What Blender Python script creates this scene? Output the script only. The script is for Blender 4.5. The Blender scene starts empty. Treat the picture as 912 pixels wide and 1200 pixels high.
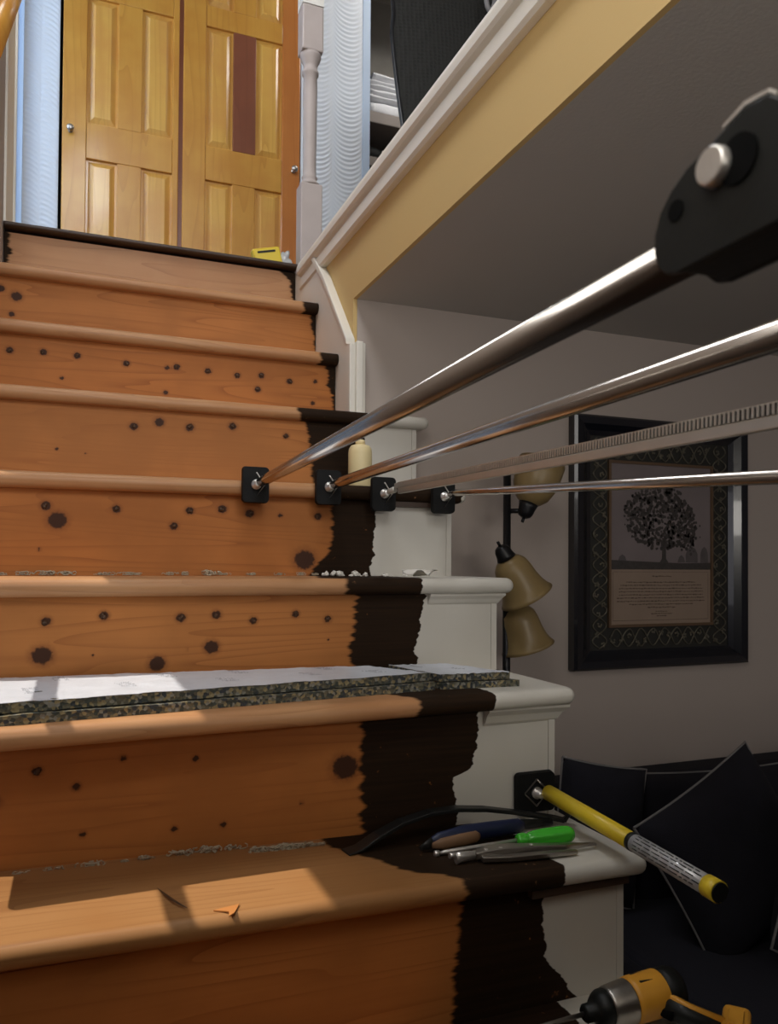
import bpy, bmesh, math, random
from math import sin, cos, pi, radians, sqrt
from mathutils import Vector, Matrix, noise
R = random.Random(7)
sc = bpy.context.scene
col = sc.collection

# ---------------------------------------------------------------- camera, sky, lights, exposure
cd = bpy.data.cameras.new('camera'); cam = bpy.data.objects.new('camera', cd); col.objects.link(cam)
Rv = Vector((.93, -.368, .0068)).normalized()
Fv = Vector((.3679, .9296, .0189)); Fv = (Fv - Rv * Fv.dot(Rv)).normalized()
Uv = Rv.cross(Fv)
cam.matrix_world = Matrix(((Rv.x, Uv.x, -Fv.x, 0), (Rv.y, Uv.y, -Fv.y, 0), (Rv.z, Uv.z, -Fv.z, 0), (0, 0, 0, 1)))
cd.sensor_fit = 'HORIZONTAL'; cd.sensor_width = 36; cd.lens = 36.8; cd.shift_y = 41.7 / 912
cd.clip_start = .02; cd.clip_end = 60
cd.dof.use_dof = True; cd.dof.focus_distance = 1.6; cd.dof.aperture_fstop = 13
sc.camera = cam
w = bpy.data.worlds.new('sky'); sc.world = w; w.use_nodes = True
w.node_tree.nodes['Background'].inputs[0].default_value = (.55, .72, 1, 1)
w.node_tree.nodes['Background'].inputs[1].default_value = .25

def lamp(name, kind, loc, aim, energy, color, size=(1, 1)):
    ld = bpy.data.lights.new(name, kind); ld.energy = energy; ld.color = color
    o = bpy.data.objects.new(name, ld); col.objects.link(o); o.location = loc
    o.rotation_euler = (Vector(aim) - Vector(loc)).to_track_quat('-Z', 'Y').to_euler()
    if kind == 'AREA': ld.shape = 'RECTANGLE'; ld.size, ld.size_y = size
    return o
lamp('grey_wall_fill', 'AREA', (.75, -.97, .30), (.8, 1.86, .42), 7.5, (1, .95, .88), (1.1, .22))  # added fill behind the camera for the grey wall; no window stands there
lamp('side_fill', 'AREA', (-.17, .35, .72), (.8, 1.0, .5), 7.5, (1, .97, .92), (.9, .75))  # unseen fill by the left wall, put in to lift the stair corner
lamp('stairwell_fill', 'AREA', (-.17, 1.25, 2.15), (.64, 1.35, 1.25), 32, (.95, .97, 1), (1.0, .9))  # area light added high on the left to brighten the yellow face and trim
lamp('closet_fill', 'AREA', (1.75, 2.95, 2.9), (1.55, 3.9, 2.0), 9, (1, .95, .88), (.5, .5))  # extra lamp added to brighten the closet, no fitting exists
s = lamp('sun', 'SUN', (-4, 1, 6), (-4 + .65, 1 - .15, 5), 4.4, (1, .93, .84)); s.data.angle = .012
# daylight from the upper floor windows behind the stairwell and in the hall to the left
lamp('upstairs_window_light', 'AREA', (.35, -2.3, 2.4), (.35, 1.9, .6), 55, (.93, .96, 1), (1.5, 1.1))
lamp('hall_window_light', 'AREA', (-1.25, 2.75, 2.0), (.6, 2.85, 1.6), 34, (.74, .87, 1), (.9, 1.4))
lamp('living_room_fill', 'AREA', (2.2, -.85, .1), (1.2, 1.86, -.1), 2.2, (.95, .93, 1), (.9, .7))  # weak fill added for the living room, not a real window
sc.view_settings.view_transform = 'Standard'; sc.view_settings.look = 'None'
sc.view_settings.exposure = 0; sc.view_settings.gamma = 1

# ---------------------------------------------------------------- materials
def N(nt, t, **k):
    n = nt.nodes.new(t)
    for a, b in k.items():
        if a.startswith('i_'): n.inputs[int(a[2:]) if a[2:].isdigit() else a[2:]].default_value = b
        else: setattr(n, a, b)
    return n
def mat(name, c, rough=.6, metal=0, noise_amt=.12, nscale=20, bump=.0, bscale=200, coat=0, spec=.5, alpha=1, trans=0):
    m = bpy.data.materials.new(name); m.use_nodes = True; nt = m.node_tree; L = nt.links.new
    b = nt.nodes['Principled BSDF']
    tc = N(nt, 'ShaderNodeTexCoord'); nz = N(nt, 'ShaderNodeTexNoise'); nz.inputs['Scale'].default_value = nscale; nz.inputs['Detail'].default_value = 6
    L(tc.outputs['Object'], nz.inputs['Vector'])
    cr = N(nt, 'ShaderNodeMix', data_type='RGBA')
    cr.inputs[6].default_value = tuple(x * (1 - noise_amt) for x in c) + (1,)
    cr.inputs[7].default_value = tuple(min(1, x * (1 + noise_amt)) for x in c) + (1,)
    L(nz.outputs['Fac'], cr.inputs[0]); L(cr.outputs[2], b.inputs['Base Color'])
    b.inputs['Roughness'].default_value = rough; b.inputs['Metallic'].default_value = metal
    b.inputs['Coat Weight'].default_value = coat; b.inputs['Specular IOR Level'].default_value = spec
    b.inputs['Alpha'].default_value = alpha; b.inputs['Transmission Weight'].default_value = trans
    if bump:
        n2 = N(nt, 'ShaderNodeTexNoise'); n2.inputs['Scale'].default_value = bscale; L(tc.outputs['Object'], n2.inputs['Vector'])
        bp = N(nt, 'ShaderNodeBump'); bp.inputs['Strength'].default_value = bump; bp.inputs['Distance'].default_value = .002
        L(n2.outputs['Fac'], bp.inputs['Height']); L(bp.outputs[0], b.inputs['Normal'])
    return m

def math_n(nt, op, a, b=None, c=None, clamp=False):
    n = N(nt, 'ShaderNodeMath', operation=op, use_clamp=clamp)
    for i, v in enumerate((a, b, c)):
        if v is None: continue
        if isinstance(v, (int, float)): n.inputs[i].default_value = v
        else: nt.links.new(v, n.inputs[i])
    return n.outputs[0]
def mixc(nt, f, a, b):
    n = N(nt, 'ShaderNodeMix', data_type='RGBA')
    for i, v in ((0, f), (6, a), (7, b)):
        if isinstance(v, tuple): n.inputs[i].default_value = v + (1,) if len(v) == 3 else v
        elif isinstance(v, (int, float)): n.inputs[i].default_value = v
        else: nt.links.new(v, n.inputs[i])
    return n.outputs[2]
def sstep(nt, v, lo, hi):
    n = N(nt, 'ShaderNodeMapRange'); n.interpolation_type = 'SMOOTHSTEP'
    nt.links.new(v, n.inputs[0]); n.inputs[1].default_value = lo; n.inputs[2].default_value = hi
    return n.outputs[0]
def wood(name, base, dark, seed, rough=.5, grain=(1.0, 14, 14), rings=14, stair=False, coat=0, warm=None):
    """pine with long grain; on the stairs the attributes stain, paint and knot bound the finishes"""
    m = bpy.data.materials.new(name); m.use_nodes = True; nt = m.node_tree; L = nt.links.new
    b = nt.nodes['Principled BSDF']; tc = N(nt, 'ShaderNodeTexCoord')
    mp = N(nt, 'ShaderNodeMapping'); mp.inputs['Scale'].default_value = grain; mp.inputs['Location'].default_value = (seed * 1.7, seed * 3.1, seed * 2.3)
    L(tc.outputs['Object'], mp.inputs['Vector'])
    n1 = N(nt, 'ShaderNodeTexNoise'); n1.inputs['Scale'].default_value = .8; n1.inputs['Detail'].default_value = 1.5; L(mp.outputs[0], n1.inputs['Vector'])
    fr = math_n(nt, 'FRACT', math_n(nt, 'MULTIPLY', n1.outputs['Fac'], rings))
    ring = math_n(nt, 'POWER', fr, 5)
    mp2 = N(nt, 'ShaderNodeMapping'); mp2.inputs['Scale'].default_value = tuple(g * 14 if g > 2 else g * 5 for g in grain); L(tc.outputs['Object'], mp2.inputs['Vector'])
    n2 = N(nt, 'ShaderNodeTexNoise'); n2.inputs['Scale'].default_value = 1; n2.inputs['Detail'].default_value = 5; L(mp2.outputs[0], n2.inputs['Vector'])
    n3 = N(nt, 'ShaderNodeTexNoise'); n3.inputs['Scale'].default_value = 5; n3.inputs['Detail'].default_value = 4; L(tc.outputs['Object'], n3.inputs['Vector'])
    c = mixc(nt, math_n(nt, 'MULTIPLY', ring, .55), base, dark)
    c = mixc(nt, sstep(nt, n3.outputs['Fac'], .35, .7), c, tuple(x * .78 for x in base) if warm is None else warm)
    f = math_n(nt, 'MULTIPLY', n2.outputs['Fac'], .5)
    c = mixc(nt, f, c, mixc(nt, .5, c, dark))
    rg = rough
    if stair:
        def at(k): return N(nt, 'ShaderNodeAttribute', attribute_name=k).outputs['Fac']
        nb = N(nt, 'ShaderNodeTexNoise'); nb.inputs['Scale'].default_value = 1; nb.inputs['Detail'].default_value = 6
        mb = N(nt, 'ShaderNodeMapping'); mb.inputs['Scale'].default_value = (10, 60, 110); L(tc.outputs['Object'], mb.inputs['Vector']); L(mb.outputs[0], nb.inputs['Vector'])
        jag = math_n(nt, 'MULTIPLY', math_n(nt, 'SUBTRACT', nb.outputs['Fac'], .5), .03)
        kn = N(nt, 'ShaderNodeTexNoise'); kn.inputs['Scale'].default_value = 150; L(tc.outputs['Object'], kn.inputs['Vector'])
        kd = math_n(nt, 'ADD', at('knot'), math_n(nt, 'MULTIPLY', math_n(nt, 'SUBTRACT', kn.outputs['Fac'], .5), .5))
        c = mixc(nt, math_n(nt, 'SUBTRACT', 1, sstep(nt, kd, .8, 1.7)), c, mixc(nt, .45, c, (.14, .04, .010)))
        c = mixc(nt, math_n(nt, 'SUBTRACT', 1, sstep(nt, kd, .75, 1.05)), c, (.050, .017, .006))
        n5 = N(nt, 'ShaderNodeTexNoise'); n5.inputs['Scale'].default_value = 60; L(tc.outputs['Object'], n5.inputs['Vector'])
        stc = mixc(nt, n2.outputs['Fac'], (.008, .0045, .002), (.034, .016, .006))
        st = sstep(nt, math_n(nt, 'ADD', at('stain'), jag), -.004, .006)
        st = math_n(nt, 'MULTIPLY', st, sstep(nt, n5.outputs['Fac'], .18, .3))
        c = mixc(nt, st, c, stc)
        pt = sstep(nt, math_n(nt, 'ADD', at('paint'), math_n(nt, 'MULTIPLY', jag, .45)), -.0012, .0012)
        c = mixc(nt, pt, c, mixc(nt, n3.outputs['Fac'], (.70, .67, .60), (.58, .55, .48)))
        L(mixc(nt, pt, mixc(nt, st, (.25,) * 3, (.15,) * 3), (.5,) * 3), b.inputs['Specular IOR Level'])
        rgh = mixc(nt, pt, mixc(nt, st, (rough,) * 3, (.75,) * 3), (.35,) * 3)
        L(rgh, b.inputs['Roughness'])
        hgt = math_n(nt, 'ADD', math_n(nt, 'MULTIPLY', n2.outputs['Fac'], .25), pt)
    else:
        b.inputs['Roughness'].default_value = rough; hgt = n2.outputs['Fac']
    L(c, b.inputs['Base Color'])
    b.inputs['Coat Weight'].default_value = coat; b.inputs['Coat Roughness'].default_value = .12
    bp = N(nt, 'ShaderNodeBump'); bp.inputs['Strength'].default_value = .25; bp.inputs['Distance'].default_value = .0012
    L(hgt, bp.inputs['Height']); L(bp.outputs[0], b.inputs['Normal'])
    return m
M = {}
M['pine'] = [wood('bare_pine_%d' % i, ((.50, .180, .042), (.52, .20, .052))[i % 2], (.22, .060, .012), i * 1.3 + .4, .6, stair=True) for i in range(4)]
M['worn'] = [wood('worn_tread_pine_%d' % i, (.52, .28, .13), (.28, .12, .05), i * 2.3 + .9, .42, stair=True, warm=(.47, .23, .10)) for i in range(3)]
M['worn_shaded'] = [wood('shaded_tread_pine', (.40, .20, .075), (.22, .09, .03), 4.4, .42, stair=True, warm=(.36, .165, .055))]  # tread pine copied darker: shade on the lower treads put into the colour
M['door'] = wood('varnished_pine', (.68, .34, .055), (.46, .18, .02), 3, .35, (12, 12, 1.0), 7, coat=.25, warm=(.58, .25, .035))
M['door_pale'] = wood('pale_varnished_pine', (.80, .46, .10), (.56, .25, .04), 8, .28, (14, 14, .8), 8, coat=.5, warm=(.70, .34, .08))
M['door_red'] = wood('red_varnished_pine', (.27, .085, .04), (.17, .045, .02), 5, .3, (12, 12, 1), 6, coat=.6, warm=(.22, .07, .035))
M['door_orange'] = wood('orange_varnished_pine', (.58, .21, .045), (.40, .11, .02), 6, .3, (12, 12, 1), 6, coat=.6, warm=(.5, .17, .035))
M['dark_board'] = wood('dark_board', (.07, .04, .025), (.03, .016, .01), 2, .5)
M['white'] = mat('white_gloss_paint', (.66, .63, .56), .35, noise_amt=.08, nscale=9, bump=.15, bscale=60)
M['trimwhite'] = mat('cream_trim_paint', (.84, .80, .71), .4, noise_amt=.05, nscale=6)
M['yellow'] = mat('yellow_wall_paint', (.68, .48, .20), .8, noise_amt=.03, nscale=4, bump=.1, bscale=300)
M['greywall'] = mat('mauve_grey_wall_paint', (.50, .43, .385), .85, noise_amt=.04, nscale=3, bump=.1, bscale=300)
M['ceil'] = mat('grey_ceiling_paint', (.53, .51, .475), .9, noise_amt=.03, nscale=4, bump=.2, bscale=150)
M['plaster'] = mat('combed_white_plaster', (.74, .77, .81), .6, noise_amt=.03, nscale=5)
M['bluewhite'] = mat('pale_blue_paint', (.50, .60, .74), .5, noise_amt=.03, nscale=5)
M['post'] = mat('greyed_mauve_post_paint', (.50, .43, .40), .5, noise_amt=.12, nscale=16, bump=.3, bscale=50)
M['chip'] = mat('bare_chipped_primer', (.82, .80, .74), .6, noise_amt=.15, nscale=60)
M['chrome'] = mat('chrome_steel', (.62, .58, .54), .2, 1, noise_amt=.12, nscale=12)
M['zinc'] = mat('brushed_zinc', (.66, .63, .56), .38, .75, noise_amt=.1, nscale=30)
M['steel'] = mat('dull_steel', (.45, .42, .38), .35, 1, noise_amt=.2, nscale=60)
M['blackplastic'] = mat('black_plastic', (.009, .010, .009), .45, noise_amt=.3, nscale=30, bump=.1, spec=.3)
M['blackrubber'] = mat('black_rubber', (.007, .007, .007), .65, noise_amt=.3, nscale=50, bump=.3, spec=.2)
M['blackmetal'] = mat('black_metal', (.012, .012, .014), .35, .3)
M['tool_black'] = mat('scuffed_black_steel', (.03, .03, .028), .42, .6, noise_amt=.4, nscale=40)
M['carpet'] = mat('navy_upholstery', (.009, .0085, .015), .95, noise_amt=.25, nscale=40, bump=.5, bscale=500)
M['piping'] = mat('grey_piping', (.20, .19, .19), .8)
M['shade'] = mat('amber_frosted_glass', (.34, .24, .105), .35, noise_amt=.12, nscale=22, spec=.4, trans=.15)
M['frameblack'] = mat('black_lacquer', (.008, .009, .014), .22, noise_amt=.2, nscale=30, coat=.4)
M['relief'] = mat('antiqued_metal_relief', (.15, .135, .10), .42, .4, noise_amt=.6, nscale=70)
M['relief_dark'] = mat('dark_relief_ground', (.02, .019, .015), .6, noise_amt=.4, nscale=90)
M['bronze'] = mat('bronze_liner', (.20, .13, .08), .35, .6)
M['printsky'] = mat('sepia_print_sky', (.20, .165, .165), .5, noise_amt=.3, nscale=6)
M['printtree'] = mat('sepia_print_dark', (.05, .042, .038), .5, noise_amt=.5, nscale=120)
M['printmid'] = mat('sepia_print_mid', (.10, .085, .085), .5, noise_amt=.3, nscale=50)
M['parch'] = mat('parchment_print', (.30, .22, .165), .6, noise_amt=.12, nscale=15)
M['ink'] = mat('faded_ink', (.10, .065, .045), .7)
M['candle'] = mat('cream_wax', (.80, .66, .36), .45, noise_amt=.05, nscale=12)
M['towel'] = mat('white_towel', (.78, .78, .80), .95, noise_amt=.06, nscale=60, bump=.8, bscale=350)
M['shelf'] = mat('grey_brown_shelf', (.23, .19, .165), .6)
M['closet'] = mat('closet_wall_paint', (.40, .37, .32), .8)
M['mesh'] = None
M['yellowplastic'] = mat('yellow_plastic', (.80, .58, .03), .35, noise_amt=.04)
M['orangeyellow'] = mat('orange_yellow_plastic', (.72, .33, .03), .45, noise_amt=.08, nscale=30)
M['green'] = mat('green_plastic', (.06, .50, .035), .25, noise_amt=.06, coat=.4)
M['blueplastic'] = mat('blue_grip', (.008, .014, .05), .45)
M['brownplastic'] = mat('brown_grip', (.22, .12, .06), .5)
M['clearwrap'] = mat('grey_shiny_sleeve', (.52, .52, .52), .22, .2, noise_amt=.5, nscale=60)
M['fibre'] = mat('carpet_fibre', (.42, .35, .25), .9)
M['debris'] = mat('white_paint_flakes', (.78, .74, .66), .6)
M['residue'] = mat('dried_adhesive', (.075, .035, .014), .5, noise_amt=.6, nscale=200)
M['chiporange'] = mat('orange_wood_chip', (.55, .22, .06), .5)
M['chrome_bright'] = mat('bright_zinc', (.8, .77, .72), .35, .8, noise_amt=.2, nscale=80)
M['hole'] = mat('dark_recess', (.005, .005, .005), .9, spec=.05)
M['greyfloor'] = mat('lower_carpet', (.10, .09, .085), .95, bump=.5, bscale=400)

def glass(name):
    m = bpy.data.materials.new(name); m.use_nodes = True; nt = m.node_tree; nt.nodes.clear()
    t = N(nt, 'ShaderNodeBsdfTransparent'); g = N(nt, 'ShaderNodeBsdfGlossy'); g.inputs['Roughness'].default_value = .02
    mx = N(nt, 'ShaderNodeMixShader'); o = N(nt, 'ShaderNodeOutputMaterial')
    mx.inputs[0].default_value = .06; nt.links.new(t.outputs[0], mx.inputs[1]); nt.links.new(g.outputs[0], mx.inputs[2]); nt.links.new(mx.outputs[0], o.inputs[0])
    return m
M['glass'] = glass('clear_glass')

def speckled(name, kind):
    m = bpy.data.materials.new(name); m.use_nodes = True; nt = m.node_tree; L = nt.links.new; b = nt.nodes['Principled BSDF']
    tc = N(nt, 'ShaderNodeTexCoord'); v = N(nt, 'ShaderNodeTexVoronoi'); L(tc.outputs['Object'], v.inputs['Vector'])
    if kind == 'rebond':
        v.inputs['Scale'].default_value = 210
        rp = N(nt, 'ShaderNodeValToRGB'); e = rp.color_ramp.elements; rp.color_ramp.interpolation = 'CONSTANT'
        e[0].position = 0; e[0].color = (.05, .055, .045, 1); e[1].position = .28; e[1].color = (.13, .12, .08, 1)
        for p, c in ((.45, (.26, .21, .11)), (.6, (.04, .045, .05)), (.72, (.22, .21, .17)), (.85, (.10, .09, .06))):
            q = e.new(p); q.color = c + (1,)
        sx = N(nt, 'ShaderNodeSeparateColor'); L(v.outputs['Color'], sx.inputs[0]); L(sx.outputs[0], rp.inputs[0]); L(rp.outputs[0], b.inputs['Base Color'])
        b.inputs['Roughness'].default_value = .9
        bp = N(nt, 'ShaderNodeBump'); bp.inputs['Distance'].default_value = .002; L(v.outputs['Distance'], bp.inputs['Height']); L(bp.outputs[0], b.inputs['Normal'])
    else:
        v.inputs['Scale'].default_value = 75; v.inputs['Randomness'].default_value = .15
        c = mixc(nt, sstep(nt, v.outputs['Distance'], .15, .4), (.004, .004, .003), (.010, .0095, .007)); L(c, b.inputs['Base Color'])
        b.inputs['Roughness'].default_value = .8
        bp = N(nt, 'ShaderNodeBump'); bp.inputs['Distance'].default_value = .003; L(v.outputs['Distance'], bp.inputs['Height']); L(bp.outputs[0], b.inputs['Normal'])
    return m
M['rebond'] = speckled('rebond_foam', 'rebond'); M['mesh'] = speckled('black_woven_mesh', 'mesh')
M['padtop'] = mat('white_spun_film', (.62, .64, .68), .4, noise_amt=.15, nscale=30, bump=.5, bscale=120)
M['padink'] = mat('grey_print_ink', (.30, .31, .34), .6)

# ---------------------------------------------------------------- mesh builder
class MB:
    def __init__(s): s.v = []; s.f = []; s.sm = []; s.at = {}
    def add(s, vs, fs, smooth=False):
        o = len(s.v); s.v += [tuple(v) for v in vs]; s.f += [tuple(i + o for i in f) for f in fs]; s.sm += [smooth] * len(fs); return s
    def box(s, a, b, rot=None, c=None):
        a = Vector(a); b = Vector(b)
        vs = [Vector((x, y, z)) for x in (a.x, b.x) for y in (a.y, b.y) for z in (a.z, b.z)]
        if rot is not None:
            c = Vector(c) if c is not None else (a + b) / 2
            vs = [rot @ (v - c) + c for v in vs]
        return s.add(vs, [(0, 1, 3, 2), (4, 6, 7, 5), (0, 4, 5, 1), (2, 3, 7, 6), (0, 2, 6, 4), (1, 5, 7, 3)])
    def grid(s, f, nu, nv, smooth=True, close_u=False, close_v=False):
        vs = [f(i / (nu if close_u else nu - 1), j / (nv if close_v else nv - 1)) for i in range(nu) for j in range(nv)]
        fs = []
        for i in range(nu if close_u else nu - 1):
            for j in range(nv if close_v else nv - 1):
                i2 = (i + 1) % nu; j2 = (j + 1) % nv
                fs.append((i * nv + j, i2 * nv + j, i2 * nv + j2, i * nv + j2))
        return s.add(vs, fs, smooth)
    def tube(s, pts, rad, n=12, caps=True, up=None, sq=(1, 1)):
        pts = [Vector(p) for p in pts]; rad = rad if hasattr(rad, '__len__') else [rad] * len(pts)
        rings = []; a = None
        for i, p in enumerate(pts):
            t = (pts[min(i + 1, len(pts) - 1)] - pts[max(i - 1, 0)]).normalized()
            if a is None:
                a = Vector(up) if up else (Vector((0, 0, 1)) if abs(t.z) < .9 else Vector((1, 0, 0)))
            a = (a - t * a.dot(t)).normalized(); b = t.cross(a)
            rings.append([p + (a * cos(2 * pi * k / n) * sq[0] + b * sin(2 * pi * k / n) * sq[1]) * rad[i] for k in range(n)])
        vs = [v for r in rings for v in r]; fs = []
        for i in range(len(pts) - 1):
            for k in range(n):
                fs.append((i * n + k, i * n + (k + 1) % n, (i + 1) * n + (k + 1) % n, (i + 1) * n + k))
        s.add(vs, fs, True)
        if caps:
            o = len(s.v) - len(vs)
            s.f.append(tuple(o + k for k in reversed(range(n)))); s.f.append(tuple(o + (len(pts) - 1) * n + k for k in range(n))); s.sm += [False, False]
        return s
    def lathe(s, p0, axis, prof, n=24, caps=True):
        """prof: (distance along axis, radius)"""
        p0 = Vector(p0); ax = Vector(axis).normalized()
        a = Vector((0, 0, 1)) if abs(ax.z) < .9 else Vector((1, 0, 0)); a = (a - ax * a.dot(ax)).normalized(); b = ax.cross(a)
        vs = [p0 + ax * h + (a * cos(2 * pi * k / n) + b * sin(2 * pi * k / n)) * r for h, r in prof for k in range(n)]
        fs = [(i * n + k, i * n + (k + 1) % n, (i + 1) * n + (k + 1) % n, (i + 1) * n + k) for i in range(len(prof) - 1) for k in range(n)]
        s.add(vs, fs, True)
        if caps:
            o = len(s.v) - len(vs)
            s.f.append(tuple(o + k for k in reversed(range(n)))); s.f.append(tuple(o + (len(prof) - 1) * n + k for k in range(n))); s.sm += [False, False]
        return s
    def prism(s, poly, fn0, fn1, smooth=False):
        """poly of 2-D points; fn0 / fn1 map a point to its two ends"""
        n = len(poly); vs = [fn0(*p) for p in poly] + [fn1(*p) for p in poly]
        fs = [(k, (k + 1) % n, n + (k + 1) % n, n + k) for k in range(n)] + [tuple(reversed(range(n))), tuple(range(n, 2 * n))]
        return s.add(vs, fs, smooth)
    def blob(s, c, r, seed=0, sub=1, amp=.35):
        bm = bmesh.new(); bmesh.ops.create_icosphere(bm, subdivisions=sub, radius=1)
        c = Vector(c); vs = []
        for v in bm.verts:
            k = 1 + amp * noise.noise(v.co * 1.7 + Vector((seed * 3.7, seed, 0)))
            vs.append(c + Vector((v.co.x * r[0], v.co.y * r[1], v.co.z * r[2])) * k)
        s.add(vs, [tuple(v.index for v in f.verts) for f in bm.faces], True); bm.free(); return s
ORG = {}
def _link(o, parent):
    col.objects.link(o)
    if parent is not None: o.parent = parent
def obj(name, mb, m, parent=None, origin=None, bevel=0, seg=2, **tags):
    org = ORG[parent.name] if parent is not None else (Vector(origin) if origin is not None else None)
    if org is None:
        xs = [Vector(v) for v in mb.v]
        lo = Vector([min(v[i] for v in xs) for i in range(3)]); hi = Vector([max(v[i] for v in xs) for i in range(3)])
        org = Vector(((lo.x + hi.x) / 2, (lo.y + hi.y) / 2, lo.z))
    me = bpy.data.meshes.new(name)
    me.from_pydata([tuple(Vector(v) - org) for v in mb.v], [], mb.f)
    me.polygons.foreach_set('use_smooth', mb.sm)
    for k, vals in mb.at.items():
        a = me.attributes.new(k, 'FLOAT', 'POINT'); a.data.foreach_set('value', vals)
    bm = bmesh.new(); bm.from_mesh(me); bmesh.ops.recalc_face_normals(bm, faces=bm.faces); bm.to_mesh(me); bm.free()
    me.materials.append(m)
    o = bpy.data.objects.new(name, me); _link(o, parent)
    if parent is None: o.location = org
    ORG[o.name] = org
    if bevel:
        b = o.modifiers.new('bevel', 'BEVEL'); b.width = bevel; b.segments = seg; b.limit_method = 'ANGLE'; b.harden_normals = False
    for k, v in tags.items(): o[k] = v
    return o
def thing(name, loc, label, category, group=None, **t):
    o = bpy.data.objects.new(name, None); o.empty_display_size = .05; col.objects.link(o); o.location = loc; ORG[o.name] = Vector(loc)
    o['label'] = label; o['category'] = category
    if group: o['group'] = group
    for k, v in t.items(): o[k] = v
    return o
def struct(name, mb, m, **k): return obj(name, mb, m, None, kind='structure', **k)
def sroot(name, loc):
    o = bpy.data.objects.new(name, None); col.objects.link(o); o.location = loc; ORG[o.name] = Vector(loc); o['kind'] = 'structure'; return o
def rotm(axis, deg): return Matrix.Rotation(radians(deg), 3, axis)

# ---------------------------------------------------------------- the setting
XW = .636; XL = -.19
# left stairwell wall with a window opening low down beside the lower treads
b = MB()
b.box((XL - .1, -2.6, -1.25), (XL, .93, 3.05)).box((XL - .1, 1.62, -1.25), (XL, 2.60, 3.05)).box((XL - .1, .93, -1.25), (XL, 1.62, -.62)).box((XL - .1, .93, .49), (XL, 1.62, 3.05))
struct('wall_left', b, M['greywall'])
wn = sroot('window_1', (XL - .05, 1.30, -.62))
b = MB()
for a, c in (((.93, -.62), (1.62, -.575)), ((.93, .47), (1.62, .49)), ((.93, -.62), (.95, .49)), ((1.60, -.62), (1.62, .49))):
    b.box((XL - .07, a[0], a[1]), (XL - .03, c[0], c[1]))
obj('window_frame', b, M['trimwhite'], wn)
obj('muntin', MB().box((XL - .058, .93, .120), (XL - .042, 1.62, .144)), M['trimwhite'], wn)
obj('pane', MB().box((XL - .052, .94, -.60), (XL - .048, 1.61, .48)), M['glass'], wn)
# yellow stairwell face: edge of the upper floor, running down to the stairs at the landing end
poly = [(-2.6, .655), (1.86, .655), (1.86, -.2), (2.40, -.2), (2.40, .86), (-2.6, .86)]
struct('wall_right', MB().prism(poly, lambda y, z: (XW, y, z), lambda y, z: (.646, y, z)), M['yellow'])
struct('ceiling', MB().box((.646, -2.6, .655), (3.2, 1.96, .885)).box((XL, -2.6, .655), (.646, -.15, .885)), M['ceil'])
struct('wall_back', MB().box((.6465, 1.86, -1.25), (3.2, 1.96, .655)), M['greywall'])
struct('wall_side', MB().box((3.2, -1.1, -1.25), (3.3, 1.96, .885)), M['greywall'])
struct('wall_front', MB().box((XL, -1.1, -1.25), (3.3, -1.0, .655)), M['greywall'])
struct('floor', MB().box((XL - .1, -1.1, -1.30), (3.3, 1.96, -1.25)), M['greyfloor'])
struct('light_blocker', MB().box((XL, -.20, -1.249), (.27, -.12, .19)).box((.2705, -.05, -1.249), (1.9, .0, .0)), M['dark_board'])  # unseen blockers added to keep the fill off the lower risers
# upper storey
struct('floor_upper', MB().box((-1.6, 2.40, .80), (3.2, 4.1, .90)).box((.66, -2.6, .886), (3.2, 2.398, .90)), M['dark_board'])
struct('ceiling_upper', MB().box((-.29, -2.7, 3.05), (3.3, 2.5, 3.15)).box((-1.7, 2.5, 3.05), (3.3, 4.2, 3.15)), M['closet'])
struct('wall_upper_side', MB().box((3.2, -2.6, .9), (3.3, 4.1, 3.05)), M['closet'])
struct('wall_upper_front', MB().box((-.3, -2.7, .886), (3.3, -2.6, 3.05)), M['closet'])
struct('wall_hall_end', MB().box((-1.7, 2.4, .8), (-1.6, 4.1, 3.05)), M['bluewhite'])
struct('wall_hall_side', MB().box((-1.6, 2.50, .9), (XL - .1, 2.60, 3.05)), M['bluewhite'])
# combed plaster back wall of the landing: real ridges in fans
def combed(x0, x1, z0, z1, yf, ncol, phase, left):
    b = MB(); nx = int((x1 - x0) / .0035); nz = int((z1 - z0) / .0035); cw = (x1 - x0) / ncol
    def f(u, v):
        x = x0 + (x1 - x0) * u; z = z0 + (z1 - z0) * v
        k = min(ncol - 1, int((x - x0) / cw)); t = (x - x0 - k * cw) / cw
        if left: arc = z + cw * .42 * (1.1 * t * t)
        else: arc = z - cw * .5 * (1 - sqrt(max(0, 1 - (2 * t - 1) ** 2)) * .9)
        edge = min(1, min(t, 1 - t) / .12)
        h = .5 + .5 * sin(2 * pi * (arc + .004 * noise.noise(Vector((x * 9, 0, z * 9)))) / .021 + phase)
        return (x, yf - .0042 * h * edge * (.6 + .4 * noise.noise(Vector((x * 6, 5, z * 6)))), z)
    b.grid(f, nx, nz); return b
b = MB().box((-.206, 3.301, .9), (-.078, 3.4, 3.05)); c = combed(-.206, -.078, .9, 2.55, 3.3, 2, 0, True)
b.add(c.v, c.f, True); struct('wall_landing', b, M['plaster'])
b = MB().box((.884, 3.301, .9), (1.165, 3.4, 3.05)); c = combed(.884, 1.165, .9, 2.7, 3.3, 2, 1, False)
b.add(c.v, c.f, True); struct('wall_landing_right', b, M['plaster'])
struct('wall_landing_corner', MB().box((1.165, 3.296, .9), (1.198, 3.4, 3.05)), M['bluewhite'])
struct('wall_landing_top', MB().box((-.078, 3.302, 2.62), (.884, 3.4, 3.05)).box((1.198, 3.302, 2.75), (3.2, 3.4, 3.05)).box((-1.6, 3.302, .9), (-.25, 3.4, 3.05)), M['bluewhite'])
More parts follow.
